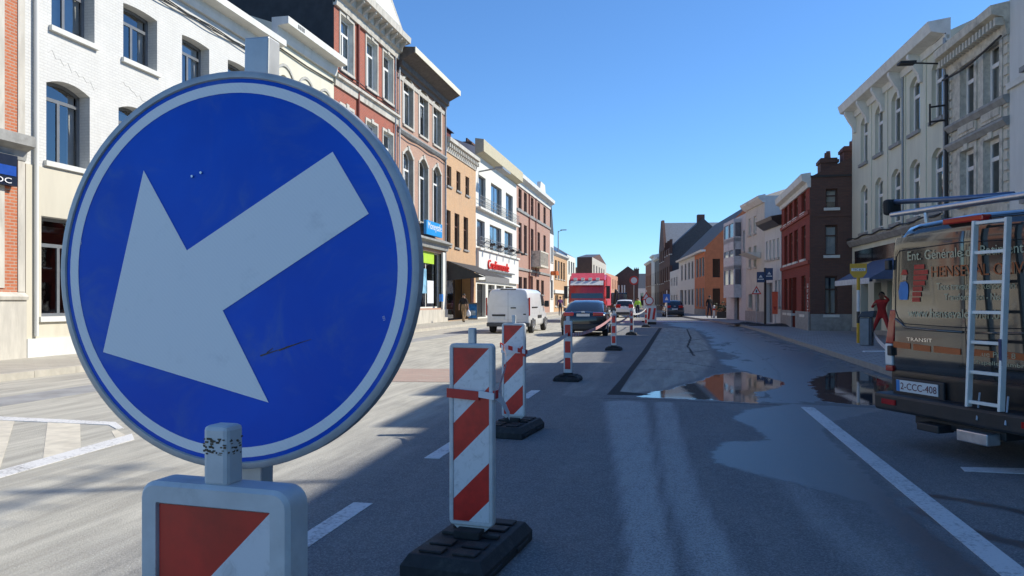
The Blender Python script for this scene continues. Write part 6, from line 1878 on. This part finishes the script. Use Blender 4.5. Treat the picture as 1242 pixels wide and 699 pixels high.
# blue shop flags on a post, warning triangle, orange banner
NB = mat('navy sign board', (.012, .03, .12), .35, var=.08)
p = gp(928, 393.5, .12); d_ = depth(p); k_ = d_ / FPX
zz = lambda py: CAM_H + (HZ - py) * k_ - .12
bsn = empty('shop_sign', (p.x, p.y, .12), R(-8), 'pair of navy blue square signs on a dark post', 'sign')
MB().tube([(0, 0, 0), (0, 0, zz(325))], .07, 10).build('post', DARK_FR, bsn)
for (a, b, c_, d2) in ((918.5, 927.6, 330, 342.8), (928.4, 937, 325.5, 340)):
    o = MB().box((a - 928) * k_, (b - 928) * k_, -.14, -.02, zz(d2), zz(c_)).build('board', NB, bsn)
    cx = ((a + b) / 2 - 928) * k_; zc = (zz(d2) + zz(c_)) / 2
    MB().prism([(cx - .1, -.146, zc - .02), (cx + .1, -.146, zc - .02), (cx, -.146, zc + .13)], (0, .004, 0)).build('emblem', SIGN_W, o)
    MB().box(cx - .16, cx + .16, -.146, -.142, zc - .14, zc - .09).build('emblem_bar', SIGN_W, o)
p = gp(917.5, 391.5, .12); d_ = depth(p); k_ = d_ / FPX
tri = empty('warning_sign', (p.x, p.y, .12), R(-5), 'red triangular warning sign before the cream house door', 'road sign')
MB().tube([(0, 0, 0), (0, 0, zz(346))], .03, 8).build('post', GALV, tri)
a_, b_ = zz(357), zz(347)
MB().prism([(-.29, -.05, a_), (.29, -.05, a_), (0, -.05, a_ + .5)], (0, .015, 0)).build('face', REFL_R, tri)
MB().prism([(-.19, -.056, a_ + .06), (.19, -.056, a_ + .06), (0, -.056, a_ + .39)], (0, .005, 0)).build('white_field', SIGN_W, tri)
MB().box(-.035, .035, -.06, -.057, a_ + .1, a_ + .26).build('symbol', CABLE, tri)
p = gp(940, 394, .12); d_ = depth(p); k_ = d_ / FPX
ob = empty('banner_sign', (p.x, p.y, .12), R(-8), 'tall narrow orange works sign on a thin post', 'sign')
MB().tube([(0, 0, 0), (0, 0, zz(352))], .03, 8).build('post', GALV, ob)
MB().prism([(-.14, -.05, zz(381)), (.14, -.05, zz(381)), (.16, -.05, zz(354)), (-.16, -.05, zz(354))], (0, .02, 0)).build('panel', mat('fluorescent orange panel', (.75, .1, .03), .5, var=.06), ob)
MB().prism([(-.1, -.055, zz(372)), (.1, -.055, zz(372)), (0, -.055, zz(377))], (0, .004, 0)).build('arrow', mat('dark orange print', (.45, .03, .01), .5), ob)
# advertising boards before the awning shop
for px, py, c_, lb in ((544.5, 388, (.55, .16, .05), 'orange poster pavement board under the dark awning'), (573.5, 388, (.04, .25, .6), 'blue poster pavement board under the dark awning')):
    p = gp(px, py, .12)
    ab = empty('pavement_board', (p.x, p.y, .12), R(12), lb, 'pavement board', 'pavement boards before the shop')
    MB().hexa([(-.33, -.25, .02), (.33, -.25, .02), (.33, -.21, .02), (-.33, -.21, .02)], [(-.33, -.03, 1.2), (.33, -.03, 1.2), (.33, .0, 1.2), (-.33, .0, 1.2)]).build('front_panel', mat('board frame', (.3, .25, .2), .6), ab)
    MB().hexa([(-.33, .21, .02), (.33, .21, .02), (.33, .25, .02), (-.33, .25, .02)], [(-.33, .003, 1.2), (.33, .003, 1.2), (.33, .033, 1.2), (-.33, .033, 1.2)]).build('rear_panel', mat('board frame', (.3, .25, .2), .6), ab)
    MB().hexa([(-.28, -.262, .12), (.28, -.262, .12), (.28, -.25, .12), (-.28, -.25, .12)], [(-.28, -.075, 1.1), (.28, -.075, 1.1), (.28, -.06, 1.1), (-.28, -.06, 1.1)]).build('poster', mat('poster ' + lb[:6], c_, .5, var=.35, scale=4), ab)
    MB().hexa([(-.2, -.226, .32), (.2, -.226, .32), (.2, -.21, .32), (-.2, -.21, .32)], [(-.2, -.165, .65), (.2, -.165, .65), (.2, -.15, .65), (-.2, -.15, .65)]).build('picture', mat('picture ' + lb[:6], (.6, .5, .3) if c_[0] > .3 else (.5, .6, .65), .5, var=.4, scale=9), ab)
# terrace tubs and posts before the orange corner house
for px in (866, 880.5, 885):
    p = gp(px, 386, .12)
    bo = empty('bollard', (p.x, p.y, .12), 0, {866: 'white striped bollard beside the pedestrian at the orange wall', 880.5: 'white striped bollard left of the stacked bay windows', 885: 'white striped bollard under the stacked bay windows'}[px], 'bollard', 'striped bollards')
    MB().tube([(0, 0, 0), (0, 0, .95), (0, 0, 1.0)], [.1, .09, .05], 10).build('post', SIGN_W, bo); MB().tube([(0, 0, .6), (0, 0, .75)], .1, 10).build('red_band', REFL_R, bo)
p = gp(877.5, 386, .12)
LEAF = mat('dark hedge leaves', (.025, .05, .018), .7, var=.4)
pt = empty('planter', (p.x + .4, p.y, .12), 0, 'low box planter with dark shrubs by the orange side wall', 'planter')
MB().box(-.9, .9, -.25, .25, 0, .5).build('trough', DARK_FR, pt)
m = MB(); rnd = random.Random(3)
for k in range(500):
    c = Vector((rnd.gauss(0, .5), rnd.gauss(0, .18), .75 + rnd.gauss(0, .2))); a = Vector((rnd.uniform(-1, 1), rnd.uniform(-1, 1), rnd.uniform(-1, 1))).normalized() * .08; b = a.cross(Vector((rnd.uniform(-1, 1), rnd.uniform(-1, 1), rnd.uniform(-1, 1)))).normalized() * .05
    if c.z < .5: continue
    m.poly([c - a, c - b, c + a, c + b])
m.build('shrub', LEAF, pt, fixn=False)
# traffic light and pole at the far end, blue footpath sign
p = at(769, 105)
tl = empty('road_sign', (p.x, p.y, 0), 0, 'far red and white round sign on a tall pole below the gable house', 'road sign')
MB().tube([(0, 0, 0), (0, 0, 4.6)], .07, 8).build('post', GALV, tl)
MB().tube([(0, -.1, 4.3), (0, -.14, 4.3)], .62, 20).build('face', REFL_R, tl); MB().tube([(0, -.145, 4.3), (0, -.15, 4.3)], .42, 20).build('white_field', SIGN_W, tl)
p = gp(808.5, 385, .12)
fs = empty('road_sign', (p.x, p.y, .12), 0, 'blue square footpath sign beside the small white cottage', 'road sign')
MB().tube([(0, 0, 0), (0, 0, 2.2)], .04, 8).build('post', GALV, fs); MB().box(-.28, .28, -.06, -.042, 1.2, 1.9).build('face', mat('mid blue sign', (.03, .14, .5), .4), fs)
MB().prism([(-.14, -.064, 1.4), (.14, -.064, 1.4), (0, -.064, 1.7)], (0, .003, 0)).build('symbol', SIGN_W, fs)
# tall street light near the far left houses
p = at(672.5, 100)
sl = empty('street_lamp', (p.x + .5, p.y, .12), 0, 'slim street lamp over the small tan brick house', 'street lamp')
MB().tube([(0, 0, 0), (0, 0, 10.5)], [.1, .06], 8).tube([(0, 0, 10.4), (.6, 0, 10.6)], .04, 6).build('post', GALV, sl); MB().box(.3, 1.1, -.12, .12, 10.55, 10.65).build('lamp_head', ZINC, sl)
# rubble heaps and soil by the right pavement works
DIRT = mat('wet dark soil', (.02, .018, .016), .8, var=.4, scale=12, bump=.6)
for px, py, w, lb in ((945, 398, 1.6, 'heap of dark soil before the red house'), (905, 396, 1.1, 'low spread of dark soil before the cream house')):
    p = gp(px, py, 0)
    rnd = random.Random(int(px)); m = MB(); rings = []
    for j in range(6):
        rr = 1 - j / 5.5; rings.append([(w * rr * math.cos(2 * math.pi * q / 18) * (1 + rnd.uniform(-.15, .15)), w * .8 * rr * math.sin(2 * math.pi * q / 18) * (1 + rnd.uniform(-.15, .15)), .004 + .022 * j * (1 + rnd.uniform(-.2, .2))) for q in range(18)])
    m.loft(rings); o = m.build('soil_heap', DIRT, None, (p.x, p.y, .0 if kx(p.y) > p.x else .12), smooth=True); tag(o, lb, 'soil heap')
